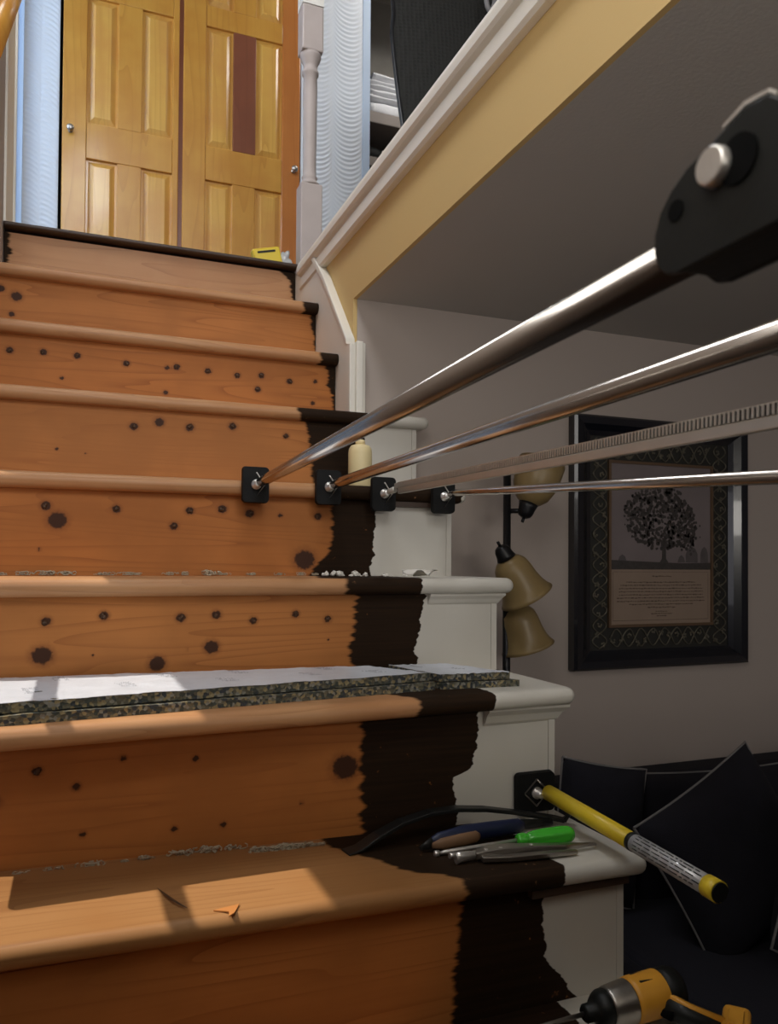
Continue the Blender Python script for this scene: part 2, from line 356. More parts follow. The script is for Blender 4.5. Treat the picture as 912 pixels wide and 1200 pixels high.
struct('trim_1', MB().box((-.25, 3.285, .9), (-.206, 3.4, 3.05)).box((-.212, 3.278, .9), (-.203, 3.3, 3.05)).box((-.255, 3.27, .9), (-.245, 3.3, 3.05)), M['bluewhite'])
struct('wall_closet', MB().box((-.3, 4.0, .9), (3.2, 4.1, 3.05)), M['closet'])
struct('trim_2', MB().box((XL, 2.36, .9), (XL + .006, 2.60, 3.05)).box((XL - .004, 2.60, .9), (XL + .012, 2.615, 3.05)), M['trimwhite'])
# white capped moulding along the edge of the upper floor
prof = [(.6355, .842), (.6355, .812), (.622, .812), (.616, .818), (.616, .846), (.622, .849), (.622, .853), (.611, .856), (.606, .862), (.606, .878), (.612, .887), (.66, .887), (.66, .8865), (.6355, .8865)]
prof = [(.6355, .812), (.622, .812), (.616, .818), (.616, .846), (.622, .849), (.622, .853), (.611, .856), (.606, .862), (.606, .878), (.612, .893), (.659, .893), (.659, .8865), (.6355, .8865)]
struct('trim_3', MB().prism(prof, lambda x, z: (x, -2.6, z), lambda x, z: (x, 2.30, z)), M['trimwhite'])
# skirt board beside the top treads, and the casing where the wall ends
poly = [(2.395, .90), (2.25, .905), (2.17, .86), (2.05, .755), (1.845, .535), (1.845, .355), (1.99, .355), (1.99, .18), (2.395, .5)]
struct('trim_4', MB().prism(poly, lambda y, z: (.6205, y, z), lambda y, z: (.6355, y, z)), M['trimwhite'], bevel=.002)
poly = [(2.23, .893), (2.17, .86), (2.05, .755), (1.845, .535), (1.845, .55), (2.05, .775), (2.17, .882)]
struct('trim_5', MB().prism([(y, z) for y, z in poly], lambda y, z: (.612, y, z), lambda y, z: (.6358, y, z)), M['trimwhite'], bevel=.002)
struct('trim_6', MB().box((.616, 1.825, .352), (.632, 1.858, .535)).box((.632, 1.82, .352), (.650, 1.8595, .54)).box((.650, 1.832, .352), (.66, 1.8595, .54)), M['trimwhite'], bevel=.003)

# ---------------------------------------------------------------- closet doors
def door(name, x0, x1, z0, z1, cols, red, knob):
    root = sroot(name, ((x0 + x1) / 2, 3.31, z0))
    yf, yb = 3.300, 3.330
    (a0, a1), (b0, b1) = cols
    rows = [(z0 + .10, 1.573), (1.713, 2.215), (2.30, 2.50)]
    obj('stile', MB().box((x0, yf, z0), (a0, yb, z1)), M['door'], root, bevel=.003, label='left stile with a honey varnish' if red is None else 'left stile with a broad honey varnish')
    obj('stile', MB().box((b1, yf, z0), (x1, yb, z1)), M['door_orange'] if red else M['door'], root, bevel=.003)
    zr = [z0] + [v for r in rows for v in r] + [z1]
    for k in range(0, len(zr), 2):
        obj('rail', MB().box((a0 + .0005, yf + .0008, zr[k]), (b1 - .0005, yb, zr[k + 1])), M['door'], root, bevel=.002)
    for i, (r0, r1) in enumerate(rows):
        rd = red and i == 1
        o = obj('mullion', MB().box((a1, yf + .0012, r0 + .0005), (b0, yb, r1 - .0005)), M['door_red'] if rd else M['door'], root, bevel=.002)
        if rd: o['label'] = 'dark red mullion between the two tall panels'
        for (p0, p1) in cols:
            p = MB()
            e = .028; yb2 = yf + .014; yt = yf + .004
            vs = [(p0, yb2, r0), (p1, yb2, r0), (p1, yb2, r1), (p0, yb2, r1), (p0 + .008, yb2, r0 + .008), (p1 - .008, yb2, r0 + .008), (p1 - .008, yb2, r1 - .008), (p0 + .008, yb2, r1 - .008),
                  (p0 + e, yt, r0 + e), (p1 - e, yt, r0 + e), (p1 - e, yt, r1 - e), (p0 + e, yt, r1 - e)]
            fs = [(0, 1, 5, 4), (1, 2, 6, 5), (2, 3, 7, 6), (3, 0, 4, 7), (4, 5, 9, 8), (5, 6, 10, 9), (6, 7, 11, 10), (7, 4, 8, 11), (8, 9, 10, 11)]
            p.add(vs, fs).box((p0 + .0003, yb2 + .0005, r0 + .0003), (p1 - .0003, yb - .002, r1 - .0003))
            obj('panel', p, M['door_pale'], root)
    k = MB().lathe((knob[0], yf, knob[1]), (0, -1, 0), [(0, .009), (.002, .009), (.003, .005), (.016, .005), (.018, .011), (.026, .014), (.032, .011), (.034, .004)], 16)
    obj('knob', k, M['steel'], root, label='small round metal knob')
    return root
door('door_1', -.066, .372, .905, 2.60, ((.022, .137), (.228, .348)), None, (-.036, 1.668))
door('door_2', .389, .880, .905, 2.60, ((.480, .592), (.687, .801)), True, (.852, 1.676))
b = MB().box((-.0775, 3.325, .9), (-.067, 3.36, 2.62)); struct('trim_7', b, M['hole']); struct('trim_8', MB().box((.3725, 3.306, .9), (.3885, 3.33, 2.62)), M['door_red'])

# ---------------------------------------------------------------- staircase
YS = [2.336, 2.107, 1.923, 1.764, 1.562, 1.357, 1.10, .966, .77, .57, .37]
YR = [2.336, 2.107, 1.923, 1.764, 1.562, 1.357, 1.15, .966, .77, .57, .37]       # right ends
ZS = [.900, .705, .519, .342, .147, -.043, -.226, -.449, -.65, -.85, -1.05]
ZLft = [0] * 11; ZLft[7] = .012
RL = [YS[i] + .028 for i in range(11)]; RR = [YR[i] + .028 for i in range(11)]     # riser planes
RL[6] = 1.205; RR[6] = 1.180
RL[3] = RR[3] = 1.788
XE = .805; XS = .777; X0 = -.188
st = thing('staircase', (.3, .37, -1.25), 'steep staircase stripped to bare orange pine with stained and white painted ends', 'staircase')
def lerp_poly(pl, t):
    for (t0, v0), (t1, v1) in zip(pl, pl[1:]):
        if t <= t1: return v0 + (v1 - v0) * max(0, (t - t0)) / (t1 - t0)
    return pl[-1][1]
BIG = 9.
# stain start / paint start along riser height t (0 bottom .. 1 top)
RST = {0: [(0, .615), (.5, .612), (.8, .60), (1, .57)], 1: [(0, .622), (.6, .612), (1, .600)], 2: [(0, .622), (.3, .612), (.7, .60), (1, .590)],
       3: [(0, .515), (.5, .51), (1, .495)], 4: [(0, .455), (.15, .472), (.4, .50), (.6, .498), (1, .505)], 5: [(0, .49), (.3, .472), (1, .485)],
       6: [(0, .425), (1, .425)], 7: [(0, .49), (1, .50)], 8: [(0, .45), (1, .45)], 9: [(0, .4), (1, .4)], 10: [(0, .4), (1, .4)]}
RPT = {3: [(0, .64), (1, .64)], 4: [(0, .590), (.5, .592), (1, .608)], 5: [(0, .612), (.2, .612), (.3, .60), (.45, .606), (1, .625)],
       6: [(0, .590), (.12, .593), (.3, .583), (.42, .588), (.5, .622), (.7, .628), (1, .632)], 7: [(0, .69), (.2, .665), (.4, .640), (1, .634)], 8: [(0, .67), (1, .66)], 9: [(0, .66), (1, .66)], 10: [(0, .66), (1, .66)]}
KN = {1: [(-.175, .66, .009), (-.14, .645, .012), (-.15, .60, .007)],
      2: [(-.14, .467, .008), (-.071, .470, .008), (0, .469, .008), (.107, .462, .008), (.2, .461, .006), (.222, .465, .008), (.296, .462, .008), (.367, .458, .008), (.427, .463, .008), (.499, .455, .008), (.566, .461, .006), (-.032, .415, .005), (.197, .401, .006), (.418, .428, .008), (.56, .405, .006)],
      3: [(.115, .289, .009), (.168, .302, .010), (.233, .295, .009), (.327, .304, .009), (-.037, .232, .004), (.268, .364, .005), (.02, .225, .003), (.45, .29, .007)],
      4: [(-.03, .074, .016), (.442, .005, .021), (-.05, .10, .009), (.073, .098, .008), (.209, .099, .008), (.272, .104, .009), (.179, .068, .008), (.327, .097, .009), (.39, .095, .005), (.47, .095, .008), (-.06, .02, .004), (-.15, .05, .01)],
      5: [(-.046, -.152, .015), (.131, -.172, .013), (.221, -.147, .012), (-.041, -.098, .008), (.046, -.09, .008), (.169, -.096, .008), (.229, -.092, .008), (.293, -.103, .007), (.369, -.093, .007), (.429, -.103, .007), (.03, -.155, .003), (.18, -.15, .003), (.43, -.14, .003)],
      6: [(-.044, -.291, .007), (.007, -.317, .006), (.069, -.282, .005), (.17, -.29, .005), (.4, -.321, .02), (.016, -.384, .005), (.141, -.39, .005), (.211, -.391, .005), (.33, -.37, .004), (-.1, -.33, .01)],
      7: [(.30, -.62, .008), (.05, -.58, .012), (.12, -.63, .004)]}
def knot_at(n, x, z):
    d = BIG
    for kx, kz, r in KN.get(n, ()):
        q = sqrt(((x - kx) / 1.12) ** 2 + (z - kz) ** 2) / r
        if q < d: d = q
    return d
for n in range(11):
    # ---- riser
    zt = ZS[n] - .014; zb = (ZS[n + 1] + .0145 if n < 10 else -1.249)
    xr = .6195 if n < 3 else XS - .0125
    y_of = lambda x, n=n: RL[n] + (RR[n] - RL[n]) * (x + .1) / .9
    b = MB(); nx = int((xr - X0) / .006); nz = max(6, int((zt - zb) / .006)); sa = []; pa = []; ka = []
    def fr(u, v, dy=0):
        x = X0 + (xr - X0) * u; z = zb + (zt - zb) * v; return (x, y_of(x) + dy, z)
    b.grid(lambda u, v: fr(u, v), nx, nz, False)
    for i in range(nx):
        for j in range(nz):
            x, y, z = fr(i / (nx - 1), j / (nz - 1)); t = j / (nz - 1)
            wob = .010 * noise.noise(Vector((n * 7, x * 3, z * 34))) + .004 * noise.noise(Vector((n * 9, 1, z * 130)))
            s_ = x - lerp_poly(RST[n], t) + wob * .8
            if n in (0,) : s_ = max(s_, -(x + .172) + .02 * noise.noise(Vector((0, 2, z * 40))))
            sa.append(s_); pa.append((x - lerp_poly(RPT[n], t) + wob) if n in RPT else -1.); ka.append(knot_at(n, x, z))
    nv0 = len(b.v)
    b.box((X0, 0, zb), (xr, 1, zt))
    for q in range(nv0, len(b.v)):
        x, yy, z = b.v[q]; b.v[q] = (x, y_of(x) + (.0006 if yy == 0 else .018), z)
        sa.append(x - lerp_poly(RST[n], .5)); pa.append(x - lerp_poly(RPT[n], .5) if n in RPT else -1.); ka.append(BIG)
    b.at = {'stain': sa, 'paint': pa, 'knot': ka}
    obj('riser', b, M['worn'][0] if n == 0 else M['pine'][n % 4], st)
    # ---- tread (with rounded nosing, returned round the open end)
    if n == 0:
        pass
    xe = .6198 if n < 3 else XE
    th = .013 if n == 0 else .030
    yb_ = (2.399 if n == 0 else RR[n - 1] + .02); yb_ = max(yb_, RL[n - 1] + .02) if n else yb_
    ztop = ZS[n] + (.0068 if n == 0 else .0145)
    r = th / 2
    prof = []
    def yfront(x): return YS[n] + (YR[n] - YS[n]) * (x + .1) / .9
    cyc = []
    Lr = yb_ - yfront(0) - r
    for k in range(14): cyc.append(('top', 1 - k / 13))
    for k in range(1, 9): cyc.append(('arc', k / 9))
    for k in range(3): cyc.append(('bot', k / 2))
    nx = int((xe - X0) / .006) + 1; xsl = [X0 + (xe - r - X0) * i / (nx - 1) for i in range(nx)] if n > 2 else [X0 + (xe - X0) * i / (nx - 1) for i in range(nx)]
    shr = [0] * len(xsl)
    if n > 2:
        for k in range(1, 6): a = k / 5 * pi / 2 * .97; xsl.append(xe - r + r * sin(a)); shr.append(1 - cos(a))
    b = MB(); vs = []; sa = []; pa = []; ka = []
    xp = {4: .85, 5: .608, 6: .640, 7: .652, 8: .66, 9: .66, 10: .66}.get(n)
    for x, sh in zip(xsl, shr):
        yf = yfront(x); rr = r * (1 - sh); zt2 = ztop - r * sh; zb2 = ztop - th + r * sh
        zoff = ZLft[n] * (1 - (x + .1) / .9)
        wear = .0015 * noise.noise(Vector((n * 5, x * 9, 0)))
        for kind, t in cyc:
            if kind == 'top': y = yf + r + (yb_ - yf - r) * t; z = zt2
            elif kind == 'arc': a = pi * t; y = yf + r - rr * sin(a) + wear; z = (zt2 + zb2) / 2 + rr * cos(a)
            else: y = yf + r + (yb_ - yf - r) * t; z = zb2
            vs.append((x, y, z + zoff))
            wob = .008 * noise.noise(Vector((n * 3, y * 26, z * 18)))
            if n == 0: s_ = .05
            elif n == 1: s_ = x - .575 + wob
            elif n == 2: s_ = x - .57 + wob
            elif n == 3: s_ = x - (.475 + .3 * (y - yf)) + wob
            elif n == 4: s_ = x - .46 + wob
            elif n == 5: s_ = x - (.46 if kind != 'top' else .40 + .3 * (y - yf)) + wob
            elif n == 6: s_ = x - .50 + (y - yf) * .4 + wob
            elif n == 7:
                q = [(0, .495), (.035, .485), (.06, .44), (.10, .42), (.14, .40), (.2, .36)]
                s_ = x - lerp_poly(q, y - yf) + wob * 1.6
            else: s_ = x - .45 + wob
            if n < 3: p_ = -1
            elif n == 3: p_ = x - .645 + wob * .3
            elif n == 4: p_ = x - .79
            elif n == 5: p_ = x - .606 + wob * .1
            elif n == 6: p_ = x - (.640 - .15 * max(0, y - yf - .05)) + wob * .6
            elif n == 7: p_ = x - lerp_poly([(0, .655), (.05, .658), (.08, .665), (.13, .672), (.2, .62)], y - yf) + wob
            else: p_ = x - .66 + wob
            sa.append(s_); pa.append(p_); ka.append(BIG)
    m = len(cyc); fs = []
    for i in range(len(xsl) - 1):
        for k in range(m): fs.append((i * m + k, i * m + (k + 1) % m, (i + 1) * m + (k + 1) % m, (i + 1) * m + k))
    b.add(vs, fs, True); b.f.append(tuple(range(m))); b.f.append(tuple(reversed(range((len(xsl) - 1) * m, len(xsl) * m)))); b.sm += [False, False]
    b.at = {'stain': sa, 'paint': pa, 'knot': ka}
    o = obj('tread', b, M['dark_board'] if n == 0 else (M['worn_shaded'][0] if n > 6 else M['worn'][n % 3]), st)
    if n == 0: o['label'] = 'thin dark landing edge board'
    # ---- cove moulding under the white end
    if n >= 5 and n != 7:
        x0m = {5: .628, 6: .640, 7: .662}.get(n, .665)
        sc_ = .020 if n == 6 else .013
        def cove(o_, zz): return [(0, 0), (sc_, 0), (sc_, -.004), (sc_ * .55, -.35 * sc_ - .006), (sc_ * .25, -sc_ * 1.1 - .003), (0, -sc_ * 1.3 - .004)]
        zz = ZS[n] - .0157; yy = y_of(.7) - .0007
        b = MB().prism(cove(0, 0), lambda a, c: (x0m, yy - a, zz + c), lambda a, c: (XS + a, yy - a, zz + c))
        b.prism(cove(0, 0), lambda a, c: (XS + .0005 + a, yy - a, zz + c), lambda a, c: (XS + .0005 + a, yb_ - .02, zz + c))
        obj('cove_moulding', b, M['white'], st)
    if n in (4, 7):  # plain dark strip in place of the cove
        obj('cove_moulding', MB().box((.61, y_of(.7) - .014, ZS[n] - .027), (XS, y_of(.7) - .0007, ZS[n] - .0158)), M['dark_board'], st, label='dark strip under the nosing')
# open side of the stairs: white stepped board
for n in range(3, 11):
    yk = RR[n - 1] if n > 3 else 1.858
    obj('stringer', MB().box((XS - .012, RR[n] - .0008, -1.249), (XS, yk - .0012, ZS[n] - .0157)), M['white'], st)

# adhesive plugs stuck to the risers (small raised clumps, uncountable crumbs)
for n in (2, 3, 4, 5, 6):
    b = MB()
    for i, (x, z, r) in enumerate(KN[n]):
        if r < .0065 or r > .0095: continue
        y = RL[n] + (RR[n] - RL[n]) * (x + .1) / .9
        for k in range(3): b.blob((x + R.uniform(-.3, .3) * r, y - .0005, z + R.uniform(-.3, .3) * r), (r * .45, .003, r * .45), i + k * 9 + n, 1, .8)
    obj('adhesive_residue', b, M['residue'], st, kind='stuff')

# ---------------------------------------------------------------- fibres and flakes left on the treads
def tuft(b, c, s, n, seed):
    q = random.Random(seed)
    for i in range(n):
        c0 = Vector(c) + Vector((q.gauss(0, s * .35), q.uniform(-s * .25, s * .1), s * .18)); rr = s * q.uniform(.12, .3)
        a = q.uniform(0, 6.28); w_ = q.uniform(.7, 1.3) * q.choice((-1, 1)); tl = q.uniform(-.9, .9); pts = []
        for k in range(6):
            a += w_; p = c0 + Vector((cos(a) * rr, sin(a) * tl * rr, sin(a) * rr * .8 + k * s * .02)); c0.x += q.gauss(0, s * .08)
            p.z = max(p.z, c[2] + .0008); pts.append(p)
        b.tube(pts, s * .05, 4, False)
b = MB()
for i, (px, s) in enumerate(((-.12, .012), (-.085, .016), (-.04, .020), (-.012, .018), (.045, .012), (.06, .014), (.095, .014), (.11, .012), (.17, .014), (.20, .016), (.25, .022), (.275, .012), (.33, .012), (.385, .012), (.43, .014), (.46, .012))):
    tuft(b, (px, 1.575, ZS[5] + .0155), s, 14, i)
obj('carpet_fluff', b, M['fibre'], None, kind='stuff', label='row of pale carpet fluff along the back of the fifth stripped tread', category='carpet fluff')
b = MB()
for i, (px, s) in enumerate(((-.14, .012), (-.06, .013), (-.02, .015), (.03, .018), (.07, .012), (.095, .016), (.15, .02), (.19, .022), (.225, .016))):
    tuft(b, (px, 1.19, ZS[7] + .022), s, 12, i + 50)
obj('carpet_fluff', b, M['fibre'], None, kind='stuff', label='small tan carpet tufts along the foot of the lowest full riser', category='carpet fluff')
b = MB()
for i in range(9): tuft(b, (.262 + i * .011, 1.17 - i * .0005, ZS[7] + .018), .022 if i < 6 else .014, 14, i + 80)
obj('carpet_clump', b, M['fibre'], None, label='long tangled clump of tan carpet fibre on the tread, left of the pry bar', category='carpet scrap')
b = MB()
q = random.Random(4)
for i in range(26):
    x = q.uniform(.50, .66); y = q.uniform(1.47, 1.57); s = q.uniform(.002, .006)
    b.blob((x, y, ZS[5] + .0155 + s * .3), (s, s, s * .4), i, 1, .8)
for i in range(14):
    x = q.uniform(.47, .56); s = q.uniform(.004, .009); b.blob((x, q.uniform(1.54, 1.57), ZS[5] + .0155 + s * .5), (s, s, s * .8), i + 40, 1, .9)
obj('paint_flakes', b, M['debris'], None, kind='stuff', label='scatter of white paint crumbs beside the peeled flake', category='paint flakes')
b = MB()
def flake(u, v):
    x = .628 + .055 * (u - .5) + .006 * sin(v * 9); y = 1.40 + .06 * v
    return (x, y, ZS[5] + .018 + .012 * abs(sin(u * pi * 1.6 + v)) + .003 * noise.noise(Vector((u * 5, v * 5, 1))))
b.grid(flake, 12, 10); c = MB().grid(lambda u, v: tuple(Vector(flake(u, v)) - Vector((0, 0, .0015))), 12, 10); b.add(c.v, c.f, True)
obj('paint_flake', b, M['debris'], None, label='curled white paint flake lying where dark stain meets white on a tread', category='paint flake')
zt7 = ZS[7] + .0145
b = MB().prism([(.163, .985), (.196, .992), (.186, .970), (.178, .962), (.180, .975)], lambda x, y: (x, y, zt7 + .009), lambda x, y: (x, y, zt7 + .0105))
obj('wood_chip', b, M['chiporange'], None, label='small pointed orange wood chip in the sunlit patch', category='wood chip')
b = MB().tube([(.106 + .028 * t, 1.075 - .075 * t - .012 * sin(t * pi), zt7 + .011 + .002 * sin(t * 3)) for t in [i / 10 for i in range(11)]], [.0004 + .0012 * sin(pi * i / 10) for i in range(11)], 6)
obj('wood_sliver', b, M['residue'], None, label='thin curved dark splinter in the sunlit patch', category='splinter')
b = MB(); q = random.Random(9)
for i in range(26):
    x = q.uniform(.25, .40); y = q.uniform(.985, 1.05); s = q.uniform(.0012, .0035)
    b.blob((x, y, zt7 + .0078 * (1 - (x + .1) / .9)), (s, s * .8, .0006), i, 1, .5)
obj('stain_drip', b, M['residue'], st, kind='stuff')

# ---------------------------------------------------------------- carpet pad offcuts on the sixth tread
zt6 = ZS[6] + .0147
def pad(label, corners, z, th, part_ink, seed):
    """corners: back-left, back-right, front-right, front-left (x, y)"""
    root = thing('carpet_pad', (sum(c[0] for c in corners) / 4, sum(c[1] for c in corners) / 4, z), label, 'carpet pad', 'carpet pad offcuts on the tread')
    bl, br, fr, fl = [Vector(c + (0,)) for c in corners]
    def P(u, v, dz):
        p = bl.lerp(br, u).lerp(fl.lerp(fr, u), v)
        e = .004 * noise.noise(Vector((u * 22 + seed, v * 3, 0)))
        if v > .99 or v < .01: p.y += e
        return (p.x, p.y, z + dz * (1 + .12 * noise.noise(Vector((u * 14, v * 6, seed)))) if dz else z)
    nu, nv = 90, 8
    b = MB()
    b.grid(lambda u, v: P(u, v, th), nu, nv, True); b.grid(lambda u, v: P(u, v, 0), nu, nv)
    b.grid(lambda u, v: P(u, 1, th * v), nu, 3, False); b.grid(lambda u, v: P(u, 0, th * v), nu, 3, False)
    b.grid(lambda u, v: P(1, u, th * v), nv, 3, False); b.grid(lambda u, v: P(0, u, th * v), nv, 3, False)
    obj('foam', b, M['rebond'], root)
    b = MB()
    if part_ink: b.grid(lambda u, v: tuple(Vector(P(u, v, th)) + Vector((0, 0, .0008 + .0008 * noise.noise(Vector((u * 60, v * 9, seed)))))), nu, nv + 10)
    if part_ink: obj('film', b, M['padtop'], root, label='white spun film face')
    if part_ink:
        b = MB(); q = random.Random(seed)
        for (u, v) in part_ink:
            for r_ in range(4):
                for k in range(7):
                    uu = u + k * .0045 + r_ * .002; vv = v + r_ * .055
                    if q.random() < .2: continue
                    p = Vector(P(uu, vv, th)); b.box(p + Vector((0, 0, .0017)), p + Vector((q.uniform(.001, .003), .0022, .0020)))
        obj('printing', b, M['padink'], root, kind='stuff')
    return root
ink = [(.05, .2), (.16, .55), (.22, .1), (.34, .5), (.45, .15), (.55, .55), (.62, .1), (.75, .5), (.84, .1), (.9, .55)]
pad('long carpet pad strip lying lying underneath, bottom one of the pair', [(-.18, 1.385), (.485, 1.34), (.560, 1.205), (-.18, 1.112)], zt6, .0125, None, 2)
pad('long speckled carpet pad strip with a white film face, top of the pair', [(-.18, 1.382), (.485, 1.335), (.555, 1.215), (-.18, 1.120)], zt6 + .0145, .0125, ink, 1)
pad('short lower carpet pad piece whose edge reaches furthest onto white paint', [(.53, 1.345), (.655, 1.335), (.716, 1.195), (.575, 1.205)], zt6, .011, None, 4)
pad('short carpet pad piece with white film, upper one at the right', [(.535, 1.350), (.645, 1.340), (.700, 1.200), (.572, 1.208)], zt6 + .0130, .011, [(.2, .2), (.6, .5)], 3)

# ---------------------------------------------------------------- newel post
np_ = thing('newel_post', (.662, 2.372, .90), 'turned newel post in flaking mauve grey paint at the stair head', 'newel post')
cx, cy = .664, 2.372
obj('base_block', MB().box((cx - .034, cy - .03, .9005), (cx + .034, cy + .03, 1.165)), M['post'], np_, bevel=.004)
obj('turned_shaft', MB().lathe((cx, cy, 1.1655), (0, 0, 1), [(0, .030), (.006, .031), (.012, .024), (.02, .022), (.026, .025), (.032, .021), (.06, .020), (.30, .022), (.345, .021), (.350, .026), (.358, .026), (.364, .021), (.378, .022), (.395, .030), (.405, .033), (.412, .033)], 28), M['post'], np_)
obj('top_block', MB().box((cx - .034, cy - .03, 1.578), (cx + .034, cy + .03, 1.72)), M['post'], np_, bevel=.005)
obj('cap_block', MB().prism([(-.0338, 1.7205), (.0338, 1.7205), (.0338, 2.02), (-.0338, 2.02)], lambda a, z: (cx + a, cy - .0302, z), lambda a, z: (cx + a, cy + .0302, z)), M['chip'], np_, label='upper block where the paint has flaked to white')
# ---------------------------------------------------------------- handrail on the left wall
hr = thing('handrail', (-.150, 1.9, 1.12), 'slanting orange wood handrail at the top left of the stairs', 'handrail')
d = Vector((0, .37, .322)).normalized(); p0 = Vector((-.150, 1.55, .905)); p1 = Vector((-.150, 2.30, 1.558))
b = MB().tube([p0, p1], .026, 16, True, sq=(1.0, .75)); obj('rail', b, M['door'], hr)
for t in (.12, .88):
    p = p0.lerp(p1, t); obj('bracket', MB().tube([(XL + .001, p.y, p.z - .055), (XL + .03, p.y, p.z - .055), (-.15, p.y, p.z - .022)], .005, 8), M['steel'], hr)
# ---------------------------------------------------------------- packet on the landing edge
pk = thing('tool_packet', (.56, 2.42, .90), 'yellow tool in a crumpled clear bag on the landing by the post', 'packet')
b = MB().box((.500, 2.41, .912), (.588, 2.44, .972), rotm('Y', -14)); obj('body', b, M['yellowplastic'], pk, bevel=.005)
obj('stripe', MB().box((.515, 2.4085, .956), (.572, 2.4095, .962), rotm('Y', -14), (.544, 2.425, .942)), M['blackplastic'], pk)
obj('bag', MB().blob((.602, 2.425, .938), (.018, .015, .034), 3, 3, .7), mat('crumpled_clear_film', (.6, .62, .62), .15, noise_amt=.4, nscale=90, alpha=.75), pk)

# ---------------------------------------------------------------- closet shelf, towels, chair upstairs
sh = thing('closet_shelf', (1.7, 3.7, .90), 'grey brown linen closet shelves behind the landing opening', 'shelf')
obj('shelf_board', MB().box((1.20, 3.50, 2.085), (2.3, 3.95, 2.14)), M['shelf'], sh, bevel=.004)
obj('shelf_board', MB().box((1.20, 3.50, 1.875), (2.3, 3.95, 1.922)), M['shelf'], sh, bevel=.004)
obj('side_panel', MB().box((2.301, 3.50, .901), (2.33, 3.95, 2.6)), M['shelf'], sh)
obj('shelf_cleat', MB().box((1.20, 3.952, .902), (2.3, 3.999, 1.87)), M['shelf'], sh)
def towel(label, x0, x1, z0, h, fold, seed):
    b = MB(); yc = 3.66; n = 30
    for k in range(fold):
        hh = h / fold; zc = z0 + hh * (k + .5)
        def f(u, v, zc=zc, hh=hh, k=k):
            a = 2 * pi * u; ex = .25
            c, s_ = cos(a), sin(a)
            y = yc + .13 * math.copysign(abs(c) ** .5, c); z = zc + hh * .5 * math.copysign(abs(s_) ** .7, s_)
            x = x0 + .008 * k + (x1 - x0) * v
            j = noise.noise(Vector((x * 14 + seed, a, z * 10))) * .008
            return (x + j * .4, y + j, z + .010 * noise.noise(Vector((x * 9, seed, k * 3))) * (1 if s_ > 0 else 0))
        b.grid(f, n, 14, True, close_u=True)
        o = len(b.v) - n * 14
        b.f.append(tuple(o + i * 14 for i in range(n))); b.f.append(tuple(o + i * 14 + 13 for i in reversed(range(n)))); b.sm += [False, False]
    return obj('towel', b, M['towel'], None, label=label, category='towel', group='white towels on the closet shelf')
towel('thick folded white towel at the bottom of the closet stack', 1.285, 1.60, 2.142, .075, 1, 1)
towel('folded white towel second from the bottom of the closet stack', 1.275, 1.58, 2.219, .055, 2, 5)
towel('folded white towel on top but one of the closet stack', 1.265, 1.57, 2.276, .040, 2, 9)
towel('small rolled white towel crowning the closet stack', 1.30, 1.50, 2.320, .032, 1, 14)
cs = thing('black_case', (1.5, 3.6, 1.922), 'black padded case with a white tag on the lower closet shelf', 'case')
b = MB().tube([(1.25 + .5 * t, 3.60, 1.972 + .003 * sin(t * 20)) for t in [i / 14 for i in range(15)]], [.036] + [.042 + .003 * sin(i * 2.1) for i in range(13)] + [.036], 16); obj('body', b, M['blackrubber'], cs)
obj('tag', MB().box((1.352, 3.553, 1.945), (1.386, 3.557, 1.985), rotm('Y', 14)), M['debris'], cs)

ch = thing('mesh_chair', (1.25, 2.35, .90), 'tall chair with a black woven mesh back on the upper floor', 'chair')
def cb(u, v, dy=0):
    z = 1.16 + .86 * v; x0 = 1.005 - .062 * v - .02 * sin(v * 3) + (.012 if v > .72 else 0); x1 = 1.52 + .05 * v
    x = x0 + (x1 - x0) * u
    return (x, 2.26 + .06 * (2 * u - 1) ** 2 + .10 * v + dy, z)
b = MB().grid(lambda u, v: cb(u, v), 30, 30).grid(lambda u, v: cb(u, v, .014), 30, 30)
b.grid(lambda u, v: cb(0, u, .014 * v), 30, 2, False).grid(lambda u, v: cb(1, u, .014 * v), 30, 2, False).grid(lambda u, v: cb(u, 1, .014 * v), 30, 2, False).grid(lambda u, v: cb(u, 0, .014 * v), 30, 2, False)
obj('backrest', b, M['mesh'], ch)
path = [cb(0, v / 12, .007) for v in range(13)] + [cb(u / 8, 1, .007) for u in range(1, 9)] + [cb(1, 1 - v / 12, .007) for v in range(1, 13)]
obj('back_frame', MB().tube(path, .009, 8), M['blackmetal'], ch)
obj('seat', MB().box((.99, 2.28, 1.235), (1.52, 2.75, 1.285)), M['mesh'], ch, bevel=.02, seg=3)
for x in (1.01, 1.50):
    for y in (2.30, 2.73): obj('leg', MB().tube([(x, y, .9005), (x, y, 1.236)], .012, 10), M['blackmetal'], ch)
obj('carry_loop', MB().tube([(1.235 + .016 * sin(a), 2.262 - .004, 1.845 + .05 * cos(a)) for a in [i * 2 * pi / 16 for i in range(17)]], .008, 8, False), M['piping'], ch, label='pale grey fabric loop on the mesh back')

# ---------------------------------------------------------------- candle
cn = thing('candle', (.600, 1.69, ZS[4] + .0147), 'cream pillar candle with a rounded top on the step against the wall', 'candle')
obj('wax', MB().lathe((.597, 1.69, ZS[4] + .0148), (0, 0, 1), [(0, .026), (.002, .027), (.085, .027), (.094, .0255), (.101, .021), (.104, .012)], 28), M['candle'], cn)
obj('wick_cup', MB().lathe((.597, 1.69, ZS[4] + .1188), (0, 0, 1), [(0, .011), (.008, .011), (.011, .007)], 16), M['candle'], cn)

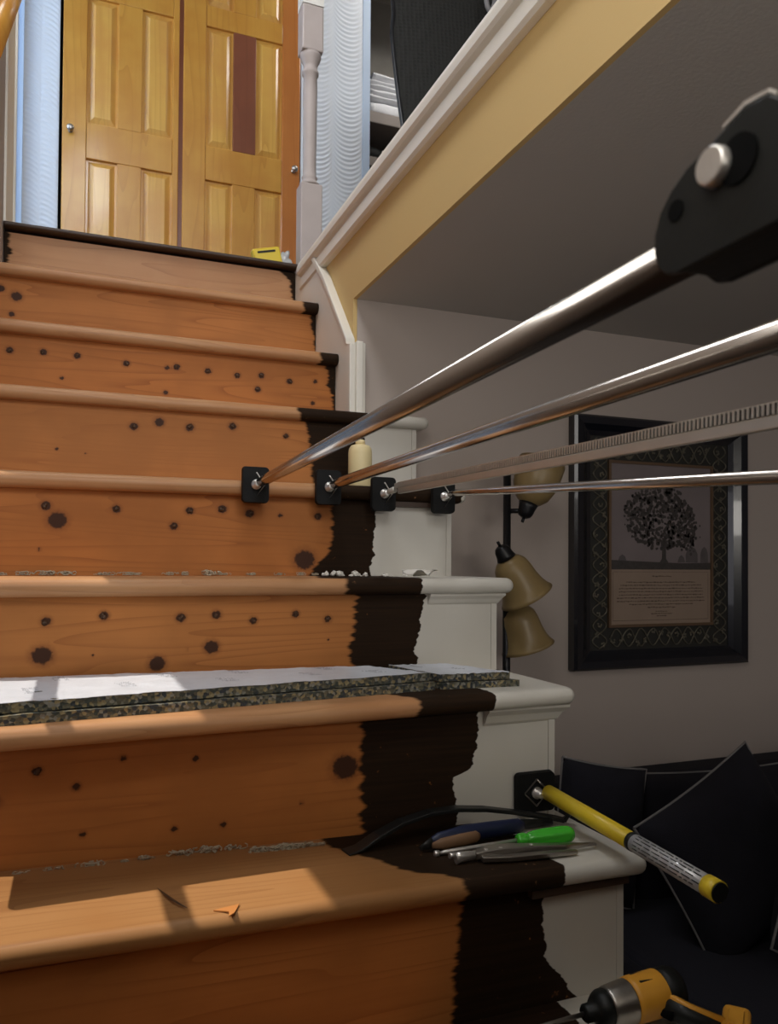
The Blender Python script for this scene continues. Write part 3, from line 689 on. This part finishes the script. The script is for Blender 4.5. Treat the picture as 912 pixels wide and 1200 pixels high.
# ---------------------------------------------------------------- telescoping cargo bars
def rbox(hw, hh, r, n=5):
    pts = []
    for cx_, cz_, a0 in ((hw - r, hh - r, 0), (-hw + r, hh - r, 90), (-hw + r, -hh + r, 180), (hw - r, -hh + r, 270)):
        for k in range(n + 1): a = radians(a0 + 90 * k / n); pts.append((cx_ + r * cos(a), cz_ + r * sin(a)))
    return pts
def foot(root, c, sgn, hw=.027, hh=.036, yaw=0):
    """rubber foot with a raised diamond and a zinc swivel; sgn -1 faces the camera side"""
    c = Vector(c); rm = rotm('Z', yaw)
    def T(x, dy, z): return tuple(c + rm @ Vector((x, sgn * dy, z)))
    f = obj('rubber_foot', MB().prism(rbox(hw, hh, .008), lambda x, z: T(x, 0, z), lambda x, z: T(x * .96, .010, z * .96)), M['blackrubber'], root)
    dm = [(0, hh * .66), (hw * .62, 0), (0, -hh * .66), (-hw * .62, 0)]
    path = [T(x, .0112, z) for x, z in dm] + [T(dm[0][0], .0112, dm[0][1])]
    obj('diamond_rib', MB().tube(path, .0018, 6), M['steel'], f)
    obj('swivel', MB().lathe(T(0, .0108, 0), rm @ Vector((0, sgn, 0)), [(0, .010), (.004, .010), (.005, .007), (.016, .0065), (.018, .004)], 14), M['chrome_bright'], root)
PADY = 1.551
def bar(label, a, near, dia, far_y=-.985, taper=None):
    a = Vector(a); near = Vector(near); d = (near - a).normalized()
    end = a + d * ((far_y - a.y) / d.y)
    root = thing('cargo_bar', tuple(a), label, 'cargo bar', 'cargo bars resting across the stairs')
    foot(root, (a.x - .014, PADY - .0002, a.z - .008), -1)
    foot(root, (end.x, far_y - .0148, end.z), 1)
    s0 = Vector((a.x - .012, PADY - .024, a.z - .006))
    return root, a, end, d, s0
r_, a, e, d, s0 = bar('leftmost chrome cargo bar, ending at the black clamp near the camera', (.343, 1.53, .159), (.312, .358, .171), .024)
obj('tube', MB().tube([s0, a + d * .02, a + d * 1.19], [.007, .0105, .0125], 24), M['chrome'], r_)
obj('outer_tube', MB().tube([a + d * 1.19, a + d * 1.192, e], [.0125, .0132, .0132], 24), M['chrome'], r_)
cy0 = [(.332, .1540), (.341, .1560), (.3475, .162), (.350, .170), (.350, .180), (.3455, .191), (.337, .1995), (.325, .2065), (.300, .2135), (.286, .2180), (.272, .2165), (.262, .208), (.15, .208), (.15, .158)]
cl = obj('clamp', MB().prism(cy0, lambda y, z: (.2935, y, z), lambda y, z: (.2985, y, z)).prism(cy0, lambda y, z: (.3275, y, z), lambda y, z: (.3325, y, z)).prism([(.332, .1545), (.332, .157), (.15, .161), (.15, .1585)], lambda y, z: (.2986, y, z), lambda y, z: (.3274, y, z)), M['blackplastic'], r_, bevel=.0015)
obj('clamp_edge', MB().prism([(.300, .2140), (.286, .2184), (.272, .2170), (.272, .2190), (.286, .2206), (.300, .2160)], lambda y, z: (.2935, y, z), lambda y, z: (.2985, y, z)), M['chrome_bright'], cl, label='bright edge of the clamp')  # bright strip along the top edge of the clamp
obj('bolt', MB().lathe((.2933, .303, .1965), (-1, 0, 0), [(0, .010), (.0005, .0100), (.005, .0095), (.0062, .0085)], 24), M['chrome_bright'], cl)
obj('bolt_washer', MB().lathe((.2934, .290, .1945), (-1, 0, 0), [(0, .012), (.0012, .012)], 24), M['hole'], cl)
obj('rivet_hole', MB().lathe((.2934, .3325, .187), (-1, 0, 0), [(0, .0058), (.0006, .0056)], 20), M['hole'], cl)
r_, a, e, d, s0 = bar('second chrome cargo bar from the left with a plain polished tube', (.492, 1.53, .160), (.457, .416, .161), .022)
obj('tube', MB().tube([s0, a + d * .02, e], [.007, .0100, .0125], 24), M['chrome'], r_)
r_, a, e, d, s0 = bar('third cargo bar from the left with a ratchet rack of notches on top', (.612, 1.53, .151), (.548, .499, .125), .02)
b = MB(); side = d.cross(Vector((0, 0, 1))).normalized(); Lb = (e - a).length
if side.x > 0: side = -side
up = side.cross(d).normalized()
if up.z < 0: up = -up
def rb(b, c, hl, hs, hu):
    c = Vector(c); vs = [c + d * i * hl + side * j * hs + up * k * hu for i in (-1, 1) for j in (-1, 1) for k in (-1, 1)]
    b.add(vs, [(0, 1, 3, 2), (4, 6, 7, 5), (0, 4, 5, 1), (2, 3, 7, 6), (0, 2, 6, 4), (1, 5, 7, 3)])
rb(b, a + d * (Lb / 2 + .02) - up * .0045, Lb / 2 - .025, .0045, .0060)
b.tube([s0, a + d * .02], [.006, .007], 12)
obj('tube', b, M['zinc'], r_, bevel=.002)
b = MB(); rb(b, a + d * (Lb / 2 + .02) + up * .0062, Lb / 2 - .025, .0044, .0045)
obj('rack_groove', b, M['hole'], r_)
b = MB(); k = .03
while k < Lb - .9: rb(b, a + d * k + up * .0062, 0.0015, .0056, .0048); k += .0058
rb(b, a + d * (Lb / 2 + .02) + up * .0116, Lb / 2 - .025, .0050, .0006)
obj('ratchet_tooth', b, M['zinc'], r_, kind='stuff')
r_, a, e, d, s0 = bar('rightmost and thinnest of the four chrome cargo bars', (.750, 1.53, .150), (.62, .565, .084), .015, far_y=.016)
obj('tube', MB().tube([s0, a + d * .02, e], [.005, .0072, .0072], 20), M['chrome'], r_)

# ---------------------------------------------------------------- yellow bar braced on the lower tread
yb = thing('yellow_bar', (.752, 1.15, -.39), 'short yellow bar with a clear labelled sleeve sticking out from a black foot', 'bar')
foot(yb, (.734, RR[6] - .0015, -.388), -1, .038, .034)
a = Vector((.746, 1.160, -.384)); e = Vector((.742, .765, -.402)); d = (e - a).normalized()
obj('yellow_tube', MB().tube([a + d * .01, a + d * .227], .0128, 24), M['yellowplastic'], yb)
obj('collar', MB().tube([a + d * .2272, a + d * .235], .0134, 24), M['blackplastic'], yb)
obj('sleeve', MB().tube([a + d * .2352, a + d * .375], .0128, 24), M['clearwrap'], yb, label='shiny grey plastic sleeve')
b = MB(); q = random.Random(3)
for i in range(5):
    ang = radians(100 + i * 22); k = .245
    while k < .365:
        l = q.uniform(.003, .02); vv = Vector((cos(ang), 0, sin(ang))) * .0131
        c = a + d * k + vv; b.tube([c, c + d * l], .0008, 4); k += l + .004
obj('sleeve_print', b, M['blackplastic'], yb, kind='stuff')
obj('end_ring', MB().tube([a + d * .3752, a + d * .3953], .0140, 24), M['yellowplastic'], yb)
obj('end_plug', MB().tube([a + d * .3954, a + d * .397], .0125, 24), M['blackplastic'], yb)

# ---------------------------------------------------------------- hand tools on tread seven
zt7r = zt7 + .003
pb = thing('pry_bar', (.55, 1.15, zt7r), 'long black pry bar arched over the tread behind the other tools', 'pry bar')
def ribbon(path, hw, ht):
    b = MB(); n = len(path); P = [Vector(p) for p in path]; vs = []
    for i, p in enumerate(P):
        t = (P[min(i + 1, n - 1)] - P[max(i - 1, 0)]).normalized(); sd = Vector((-t.y, t.x, 0)).normalized(); u = t.cross(sd) * -1
        w_ = hw[i] if hasattr(hw, '__len__') else hw; h_ = ht[i] if hasattr(ht, '__len__') else ht
        vs += [p + sd * w_ + u * h_, p - sd * w_ + u * h_, p - sd * w_ - u * h_, p + sd * w_ - u * h_]
    fs = []
    for i in range(n - 1):
        for k in range(4): fs.append((i * 4 + k, i * 4 + (k + 1) % 4, (i + 1) * 4 + (k + 1) % 4, (i + 1) * 4 + k))
    fs += [(3, 2, 1, 0), tuple((n - 1) * 4 + k for k in range(4))]
    return b.add(vs, fs)
pp = [(.377, 1.120, .004), (.40, 1.123, .007), (.43, 1.127, .020), (.47, 1.132, .034), (.52, 1.137, .042), (.57, 1.14, .042), (.62, 1.141, .036), (.67, 1.141, .026), (.71, 1.139, .017), (.745, 1.134, .010), (.762, 1.128, .006)]
obj('bar', ribbon([(x, y, zt7r + z) for x, y, z in pp], [.014, .013, .012, .011, .010, .010, .009, .008, .009, .010, .008], [.0012, .002] + [.0032] * 9), M['tool_black'], pb, bevel=.0012)
obj('claw', ribbon([(.762, 1.128, zt7r + .006), (.770, 1.124, zt7r + .015), (.768, 1.12, zt7r + .024)], [.008, .008, .006], .003), M['tool_black'], pb)
kf = thing('utility_knife', (.57, 1.09, zt7r), 'utility knife with brown and dark blue grips on the dark stain', 'knife')
def solid(path, rads, sq=(1, 1), n=14): return MB().tube(path, rads, n, True, None, sq)
z = zt7r + .016
obj('body', solid([(.495, 1.088, z - .003), (.515, 1.09, z), (.56, 1.095, z + .002), (.61, 1.10, z + .001), (.66, 1.106, z - .001), (.672, 1.107, z - .002)], [.005, .011, .0135, .013, .012, .006], (1, .7)), M['blueplastic'], kf)
obj('grip', solid([(.500, 1.0805, z - .004), (.515, 1.0800, z - .003), (.55, 1.0825, z - .002), (.575, 1.085, z - .001), (.582, 1.086, z - .001)], [.004, .0085, .0098, .009, .004], (1, .6)), M['brownplastic'], kf, label='brown grip insert')
obj('head', solid([(.482, 1.086, z - .008), (.494, 1.087, z - .005), (.503, 1.088, z - .003)], [.003, .007, .009], (1, .5)), M['tool_black'], kf)
pc = thing('scraper', (.66, 1.112, zt7r), 'small black handled scraper lying behind the green screwdriver', 'scraper')
obj('handle', solid([(.598, 1.121, zt7r + .008), (.63, 1.124, zt7r + .0095), (.68, 1.126, zt7r + .009), (.735, 1.123, zt7r + .008)], [.004, .0075, .008, .005], (1, 1)), M['blackplastic'], pc)
obj('hang_ring', MB().tube([(.589 + .008 * cos(t), 1.121 + .008 * sin(t), zt7r + .0075) for t in [i * 2 * pi / 14 for i in range(15)]], .0022, 6, False), M['tool_black'], pc)
sd = thing('screwdriver', (.62, 1.05, zt7r), 'screwdriver with a fluted bright green handle', 'screwdriver')
zc = zt7r + .0155
A = Vector((.626, 1.052, zc - .002)); B = Vector((.722, 1.040, zc + .001)); dv = (B - A).normalized(); sdv = Vector((-dv.y, dv.x, 0)); upv = Vector((0, 0, 1))
pr = [(0, .006), (.002, .0095), (.012, .0105), (.018, .0088), (.026, .0120), (.045, .0138), (.075, .0142), (.086, .0128), (.093, .009), (.096, .003)]
def sdh(u, v):
    i = u * (len(pr) - 1); k = min(int(i), len(pr) - 2); t = i - k
    h = pr[k][0] * (1 - t) + pr[k + 1][0] * t; r = pr[k][1] * (1 - t) + pr[k + 1][1] * t
    an = 2 * pi * v; fl = 1 - (.10 * (.5 + .5 * cos(6 * an)) if .022 < h < .085 else 0)
    return tuple(A + dv * h + (sdv * cos(an) + upv * sin(an)) * r * fl)
b = MB().grid(sdh, 40, 48, True, close_v=True); b.f.append(tuple(range(48))); b.f.append(tuple(39 * 48 + i for i in reversed(range(48)))); b.sm += [False, False]
obj('handle', b, M['green'], sd)
obj('shaft', MB().tube([A, A - dv * .112 - Vector((0, 0, .004)), A - dv * .122 - Vector((0, 0, .005))], [.0032, .0032, .0022], 12), M['chrome_bright'], sd)
obj('tip', MB().lathe(A - dv * .1222 - Vector((0, 0, .005)), -dv, [(0, .0045), (.006, .005), (.008, .003)], 10), M['chrome_bright'], sd)
pl = thing('locking_pliers', (.6, 1.02, zt7r), 'worn silver locking pliers in front of the green screwdriver', 'pliers')
z = zt7r + .008
obj('jaw', solid([(.513, 1.030, z + .001), (.522, 1.030, z + .002), (.545, 1.030, z + .002)], [.0085, .0075, .006], (1, .8)), M['chrome_bright'], pl)
obj('handle', ribbon([(.543, 1.030, z + .002), (.57, 1.030, z + .004), (.60, 1.028, z + .004), (.64, 1.024, z + .003), (.69, 1.019, z), (.745, 1.018, z - .003)], [.007, .010, .010, .007, .006, .003], [.005, .006, .006, .0045, .004, .002]), M['steel'], pl, bevel=.0015)
obj('handle', ribbon([(.550, 1.020, z - .001), (.59, 1.012, z - .002), (.64, 1.006, z - .002), (.70, 1.003, z - .004)], [.005, .006, .006, .004], [.004, .004, .004, .003]), M['steel'], pl, bevel=.0015)
for x, y in ((.560, 1.026), (.583, 1.024), (.632, 1.020)): obj('rivet', MB().lathe((x, y, z + .0085), (0, 0, 1), [(0, .0035), (.0015, .003)], 12), M['chrome_bright'], pl)
obj('screw', MB().tube([(.503, 1.030, z + .006), (.513, 1.030, z + .006)], [.004, .0035], 10), M['chrome_bright'], pl)

# ---------------------------------------------------------------- impact driver on tread eight
dr = thing('impact_driver', (.74, .90, ZS[8] + .0145), 'yellow and black cordless impact driver with a long bit on the bottom step', 'power drill')
ax = Vector((1, 0, .045)).normalized(); c0 = Vector((.655, .905, -.603))
obj('bit', MB().tube([c0 + ax * -.125, c0 + ax * -.005], [.0035, .0035], 6), M['steel'], dr)
obj('chuck', MB().lathe(c0 + ax * -.012, ax, [(0, .009), (.003, .012), (.016, .012), (.018, .017), (.024, .022), (.030, .0245), (.036, .0245)], 24), M['blackplastic'], dr)
obj('gearcase', MB().lathe(c0 + ax * .0242, ax, [(0, .0245), (.004, .0262), (.018, .0275), (.034, .029), (.036, .029)], 28), M['steel'], dr, label='grey metal gear case')
obj('housing', MB().lathe(c0 + ax * .0605, ax, [(0, .029), (.008, .0305), (.055, .0305), (.075, .027), (.082, .019)], 28), M['orangeyellow'], dr)
obj('grip_panel', MB().lathe(c0 + ax * .112, ax, [(0, .0308), (.02, .0303), (.030, .0265), (.033, .018)], 28), M['blackplastic'], dr)
obj('nameplate', MB().box(c0 + Vector((.072, -.012, .0295)), c0 + Vector((.115, .012, .0325))), M['blackplastic'], dr, bevel=.001)
hd = Vector((.55, -.62, -.18)).normalized()
p = c0 + ax * .093 + hd * .026
obj('handle', MB().tube([p, p + hd * .03, p + hd * .075], [.019, .0165, .018], 18, sq=(.9, 1)), M['blackplastic'], dr)
obj('handle_stripe', MB().tube([p + Vector((-.002, -.003, .0135)), p + hd * .03 + Vector((-.002, -.003, .012)), p + hd * .075 + Vector((-.002, -.003, .013))], [.006, .005, .006], 10), M['orangeyellow'], dr)
obj('trigger', MB().tube([c0 + ax * .076 + hd * .030, c0 + ax * .074 + hd * .05], [.007, .008], 12), M['hole'], dr)
bp = p + hd * .090; rb_ = rotm('Z', -48)
obj('battery', MB().box(bp - Vector((.018, .040, .020)), bp + Vector((.018, .040, .022)), rb_), M['orangeyellow'], dr, bevel=.008, seg=3)
obj('battery_latch', MB().box(bp + Vector((-.010, -.02, .0222)), bp + Vector((.010, .02, .026)), rb_, bp), M['orangeyellow'], dr, bevel=.002)

# ---------------------------------------------------------------- floor lamp
fl = thing('floor_lamp', (.982, 1.70, -1.25), 'black pole floor lamp with amber glass shades by the grey wall', 'floor lamp')
obj('base', MB().lathe((.982, 1.70, -1.2495), (0, 0, 1), [(0, .125), (.012, .125), (.02, .11), (.028, .03), (.03, .015)], 32), M['blackmetal'], fl)
obj('pole', MB().tube([(.982, 1.70, -1.22), (.982, 1.70, .235)], .0095, 14), M['blackmetal'], fl)
def shade(c, ax, prof, sock):
    ax = Vector(ax).normalized(); c = Vector(c)
    s = obj('socket', MB().lathe(c - ax * sock, ax, [(0, .008), (.004, .015), (.012, .019), (sock * .75, .021), (sock, .024)], 20), M['blackmetal'], fl)
    inner = [(h, max(.001, r - .003)) for h, r in reversed(prof)]
    obj('lamp_shade', MB().lathe(c, ax, prof + inner, 36, caps=False), M['shade'], fl)
    obj('switch', MB().tube([c - ax * (sock + .012), c - ax * sock], .004, 8), M['blackmetal'], s)
    obj('arm', MB().tube([c - ax * sock * .5, (.982, 1.70, (c - ax * sock * .5).z)], .006, 8), M['blackmetal'], fl)
bell = [(0, .018), (.006, .030), (.018, .040), (.036, .045), (.06, .048), (.085, .054), (.10, .061), (.107, .067)]
shade((1.025, 1.672, .145), (.35, 0, .92), [(0, .018), (.006, .030), (.02, .043), (.045, .053), (.075, .057), (.11, .058)], .036)
shade((.955, 1.655, .012), (.52, 0, -.85), bell, .034)
shade((1.005, 1.695, -.105), (.32, 0, -.95), bell, .018)

# ---------------------------------------------------------------- framed print
pf = thing('framed_picture', (1.58, 1.85, -.292), 'large black framed sepia tree print with verse on the grey wall', 'picture')
X0f, X1f, Z0f, Z1f = 1.268, 1.890, -.292, .413
fw = .064; yw = 1.8595
def frail(p, q, r, s):   # outer p,q and inner r,s corners, bevelled moulding: outer edge high, dip towards the print
    ds = [(0, 0), (0, -.028), (.12, -.034), (.45, -.030), (.75, -.018), (1, -.012), (1, 0)]
    b = MB(); P = [Vector((p[0], 0, p[1])), Vector((q[0], 0, q[1]))]; S = [Vector((s[0], 0, s[1])), Vector((r[0], 0, r[1]))]
    vs = []
    for a, c in zip(P, S):
        for t, h in ds: v = a.lerp(c, t); vs.append((v.x, yw + h, v.z))
    n = len(ds); return b.add(vs, [(k, (k + 1) % n, n + (k + 1) % n, n + k) for k in range(n)] + [tuple(reversed(range(n))), tuple(range(n, 2 * n))])
O = [(X0f, Z0f), (X1f, Z0f), (X1f, Z1f), (X0f, Z1f)]; I = [(X0f + fw, Z0f + fw * .8), (X1f - fw, Z0f + fw * .8), (X1f - fw, Z1f - fw * .85), (X0f + fw, Z1f - fw * .85)]
for k in range(4): obj('frame_rail', frail(O[k], O[(k + 1) % 4], I[(k + 1) % 4], I[k]), M['frameblack'], pf)
ix0, ix1, iz0, iz1 = I[0][0], I[1][0], I[0][1], I[2][1]
obj('relief_ground', MB().box((ix0, 1.850, iz0), (ix1, 1.859, iz1)), M['relief_dark'], pf)
px0, px1, pz0, pz1 = 1.399, 1.757, -.170, .285
b = MB(); ym = 1.8475
def vine(p, q, wid, seed):
    p = Vector(p); q = Vector(q); L_ = (q - p).length; t = (q - p).normalized(); nrm = Vector((-t.z, 0, t.x)); n = int(L_ / .006)
    for ph in (0, pi / 1.0):
        b.tube([p + t * (L_ * i / n) + nrm * (wid * .42 * sin(2 * pi * (L_ * i / n) / .085 + ph)) + Vector((0, -.0012 * cos(2 * pi * (L_ * i / n) / .0425 + ph), 0)) for i in range(n + 1)], .0019, 5)
    qd = random.Random(seed); k = .01
    while k < L_:
        c = p + t * k + nrm * qd.uniform(-.3, .3) * wid; a0 = qd.uniform(0, 6)
        for j in range(4):
            a = a0 + j * 1.2; cc = c + Vector((cos(a), 0, sin(a))) * .0055; b.blob(cc, (.0042, .0014, .0042), j, 1, .3)
        k += .028
mx = (ix0 + px0) / 2 - .002; mX = (ix1 + px1) / 2 + .002; mz = (iz0 + pz0) / 2 - .002; mZ = (iz1 + pz1) / 2 + .002
vine((mx, ym, iz0 + .005), (mx, ym, iz1 - .005), px0 - ix0 - .012, 1); vine((mX, ym, iz0 + .005), (mX, ym, iz1 - .005), ix1 - px1 - .012, 2)
vine((px0, ym, mz), (px1, ym, mz), pz0 - iz0 - .012, 3); vine((px0, ym, mZ), (px1, ym, mZ), iz1 - pz1 - .012, 4)
obj('vine_relief', b, M['relief'], pf)
b = MB()
for (x0, x1, z0, z1) in ((px0 - .008, px1 + .008, pz0 - .008, pz0), (px0 - .008, px1 + .008, pz1, pz1 + .008), (px0 - .008, px0, pz0, pz1), (px1, px1 + .008, pz0, pz1)): b.box((x0, 1.842, z0), (x1, 1.850, z1))
obj('liner', b, M['bronze'], pf, label='thin bronze inner liner')
zsplit = -.014
obj('print', MB().box((px0, 1.8465, zsplit), (px1, 1.8500, pz1)), M['printsky'], pf, label='sepia photograph of a broad oak tree')
obj('verse_sheet', MB().box((px0, 1.8465, pz0), (px1, 1.8500, zsplit - .0005)), M['parch'], pf, label='parchment panel with small lines of verse')
b = MB()
def disc(b, x, z, r, y, n=7, sx=1):
    b.add([(x + r * sx * cos(2 * pi * k / n), y, z + r * sin(2 * pi * k / n)) for k in range(n)], [tuple(range(n))])
q = random.Random(21); yp_ = 1.8459
b.prism([(px0, zsplit), (px1, zsplit), (px1, zsplit + .020), (px0 + .25, zsplit + .018), (px0 + .12, zsplit + .022), (px0, zsplit + .026)], lambda x, z: (x, yp_, z), lambda x, z: (x, 1.8464, z))
tx = px0 + .187
b.prism([(tx - .016, zsplit + .02), (tx - .008, zsplit + .03), (tx - .006, zsplit + .09), (tx + .006, zsplit + .09), (tx + .007, zsplit + .03), (tx + .016, zsplit + .02)], lambda x, z: (x, yp_, z), lambda x, z: (x, 1.8464, z))
for i in range(900):
    a = q.uniform(0, 2 * pi); rr = sqrt(q.random())
    x = tx - .012 + rr * cos(a) * .132; z = zsplit + .150 + rr * sin(a) * .092
    if z < zsplit + .075 and abs(x - tx) > .06 and q.random() < .6: continue
    if x > tx + .06: z -= .018
    disc(b, x, z, q.uniform(.002, .0065), yp_ - .0001 * (i % 4))
for i in range(60): disc(b, tx + .095 + q.gauss(0, .018), zsplit + .085 + q.gauss(0, .018), q.uniform(.002, .006), yp_)
obj('tree_image', b, M['printtree'], pf, kind='stuff')
b = MB()
for (x, s, h) in ((px0 + .040, .016, .020), (px0 + .250, .014, .02), (px0 + .288, .022, .045), (px0 + .335, .014, .045)):
    b.prism([(x - s, zsplit + .02), (x - s, zsplit + h), (x - s * .6, zsplit + h + .016), (x, zsplit + h + .022), (x + s * .6, zsplit + h + .016), (x + s, zsplit + h), (x + s, zsplit + .02)], lambda x, z: (x, 1.8461, z), lambda x, z: (x, 1.8464, z))
obj('distant_trees_image', b, M['printmid'], pf, kind='stuff')
b = MB(); q = random.Random(5); xc = (px0 + px1) / 2; yk = 1.8462
rows = [(.020, .034), (.037, .125), (.046, .145), (.055, .150), (.064, .150), (.073, .150), (.082, .157), (.091, .157), (.100, .115), (.109, .050), (.121, .022), (.127, .038), (.134, .018)]
for dz, hw in rows:
    x = xc - hw
    while x < xc + hw:
        l = q.uniform(.003, .011); h = q.uniform(.0010, .0018); z = zsplit - dz + q.uniform(-.0006, .0006)
        b.box((x, yk, z - h), (min(x + l, xc + hw), yk + .0002, z + h)); x += l + q.uniform(.0015, .003)
for z in (pz0 + .010,): b.box((px0 + .008, yk, z), (px1 - .008, yk + .0002, z + .0012))
b.box((px0 + .008, yk, zsplit - .008), (px1 - .008, yk + .0002, zsplit - .0072))
for x in (px0 + .008, px1 - .009): b.box((x, yk, pz0 + .01), (x + .001, yk + .0002, zsplit - .0075))
obj('verse_lines', b, M['ink'], pf, kind='stuff')

# ---------------------------------------------------------------- sofa and its pillows
so = thing('sofa', (1.75, 1.45, -1.25), 'dark navy fabric sofa against the grey wall beside the stairs', 'sofa')
def cushion(name, lo, hi, parent, bev=.04): return obj(name, MB().box(lo, hi), M['carpet'], parent, bevel=bev, seg=4)
cushion('base', (.90, 1.02, -1.245), (2.75, 1.84, -.98), so, .02)
cushion('seat_cushion', (1.05, 1.00, -.978), (1.80, 1.62, -.80), so); cushion('seat_cushion', (1.805, 1.00, -.978), (2.55, 1.62, -.80), so)
cushion('back', (1.0, 1.70, -.975), (2.70, 1.84, -.56), so)
cushion('armrest', (.84, 1.0, -1.245), (1.04, 1.83, -.76), so, .05); cushion('armrest', (2.56, 1.0, -1.245), (2.76, 1.83, -.70), so, .05)
def pillow(label, c, u, v, hu, hv, th, pinch=.08, parent=None, name='throw_pillow', pipe=True, sag=0):
    c = Vector(c); u = Vector(u).normalized(); v = Vector(v); v = (v - u * v.dot(u)).normalized(); w_ = u.cross(v)
    def pos(a, b_, side):
        e = (1 - a ** 4) * (1 - b_ ** 4); k = 1 - pinch * (1 - b_ * b_) * abs(a) ** 2; k2 = 1 - pinch * (1 - a * a) * abs(b_) ** 2
        wr = .006 * noise.noise(Vector((a * 3 + c.x * 9, b_ * 3, side)))
        return c + u * hu * a * k + v * (hv * b_ * k2 - sag * (1 - a * a) * (b_ > 0) * b_) + w_ * (side * th * (max(0, e) ** .5) + wr * e)
    b = MB(); n = 22
    for sd_ in (1, -1): b.grid(lambda s_, t_, sd_=sd_: tuple(pos(2 * s_ - 1, 2 * t_ - 1, sd_)), n, n)
    if parent is None: root = obj(name, b, M['carpet'], None, label=label, category='pillow', group='navy pillows on the sofa')
    else: root = obj(name, b, M['carpet'], parent)
    if pipe:
        pts = [pos(-1 + 2 * i / 20, 1, 0) for i in range(21)] + [pos(1, 1 - 2 * i / 20, 0) for i in range(1, 21)] + [pos(1 - 2 * i / 20, -1, 0) for i in range(1, 21)] + [pos(-1, -1 + 2 * i / 20, 0) for i in range(1, 21)]
        obj('piping', MB().tube(pts, .0030, 6, False), M['piping'], root)
    return root
pillow('', (1.65, 1.60, -.675), (1, 0, .0), (0, .12, 1), .42, .165, .07, .03, so, 'back_cushion', sag=.02)
pillow('navy pillow with pale piping standing at the left end of the sofa', (1.150, 1.565, -.63), (.93, -.25, -.16), (.10, .12, 1), .105, .16, .05, .04)
pillow('large navy pillow with pale piping leaning slanted in the middle of the sofa', (1.34, 1.345, -.63), (.90, .05, .42), (-.42, .25, .88), .18, .172, .06, .05)
pillow('navy pillow in front at the right, its piping slanting down', (1.50, 1.20, -.70), (.86, -.10, -.50), (.45, .25, .86), .17, .16, .06, .05)
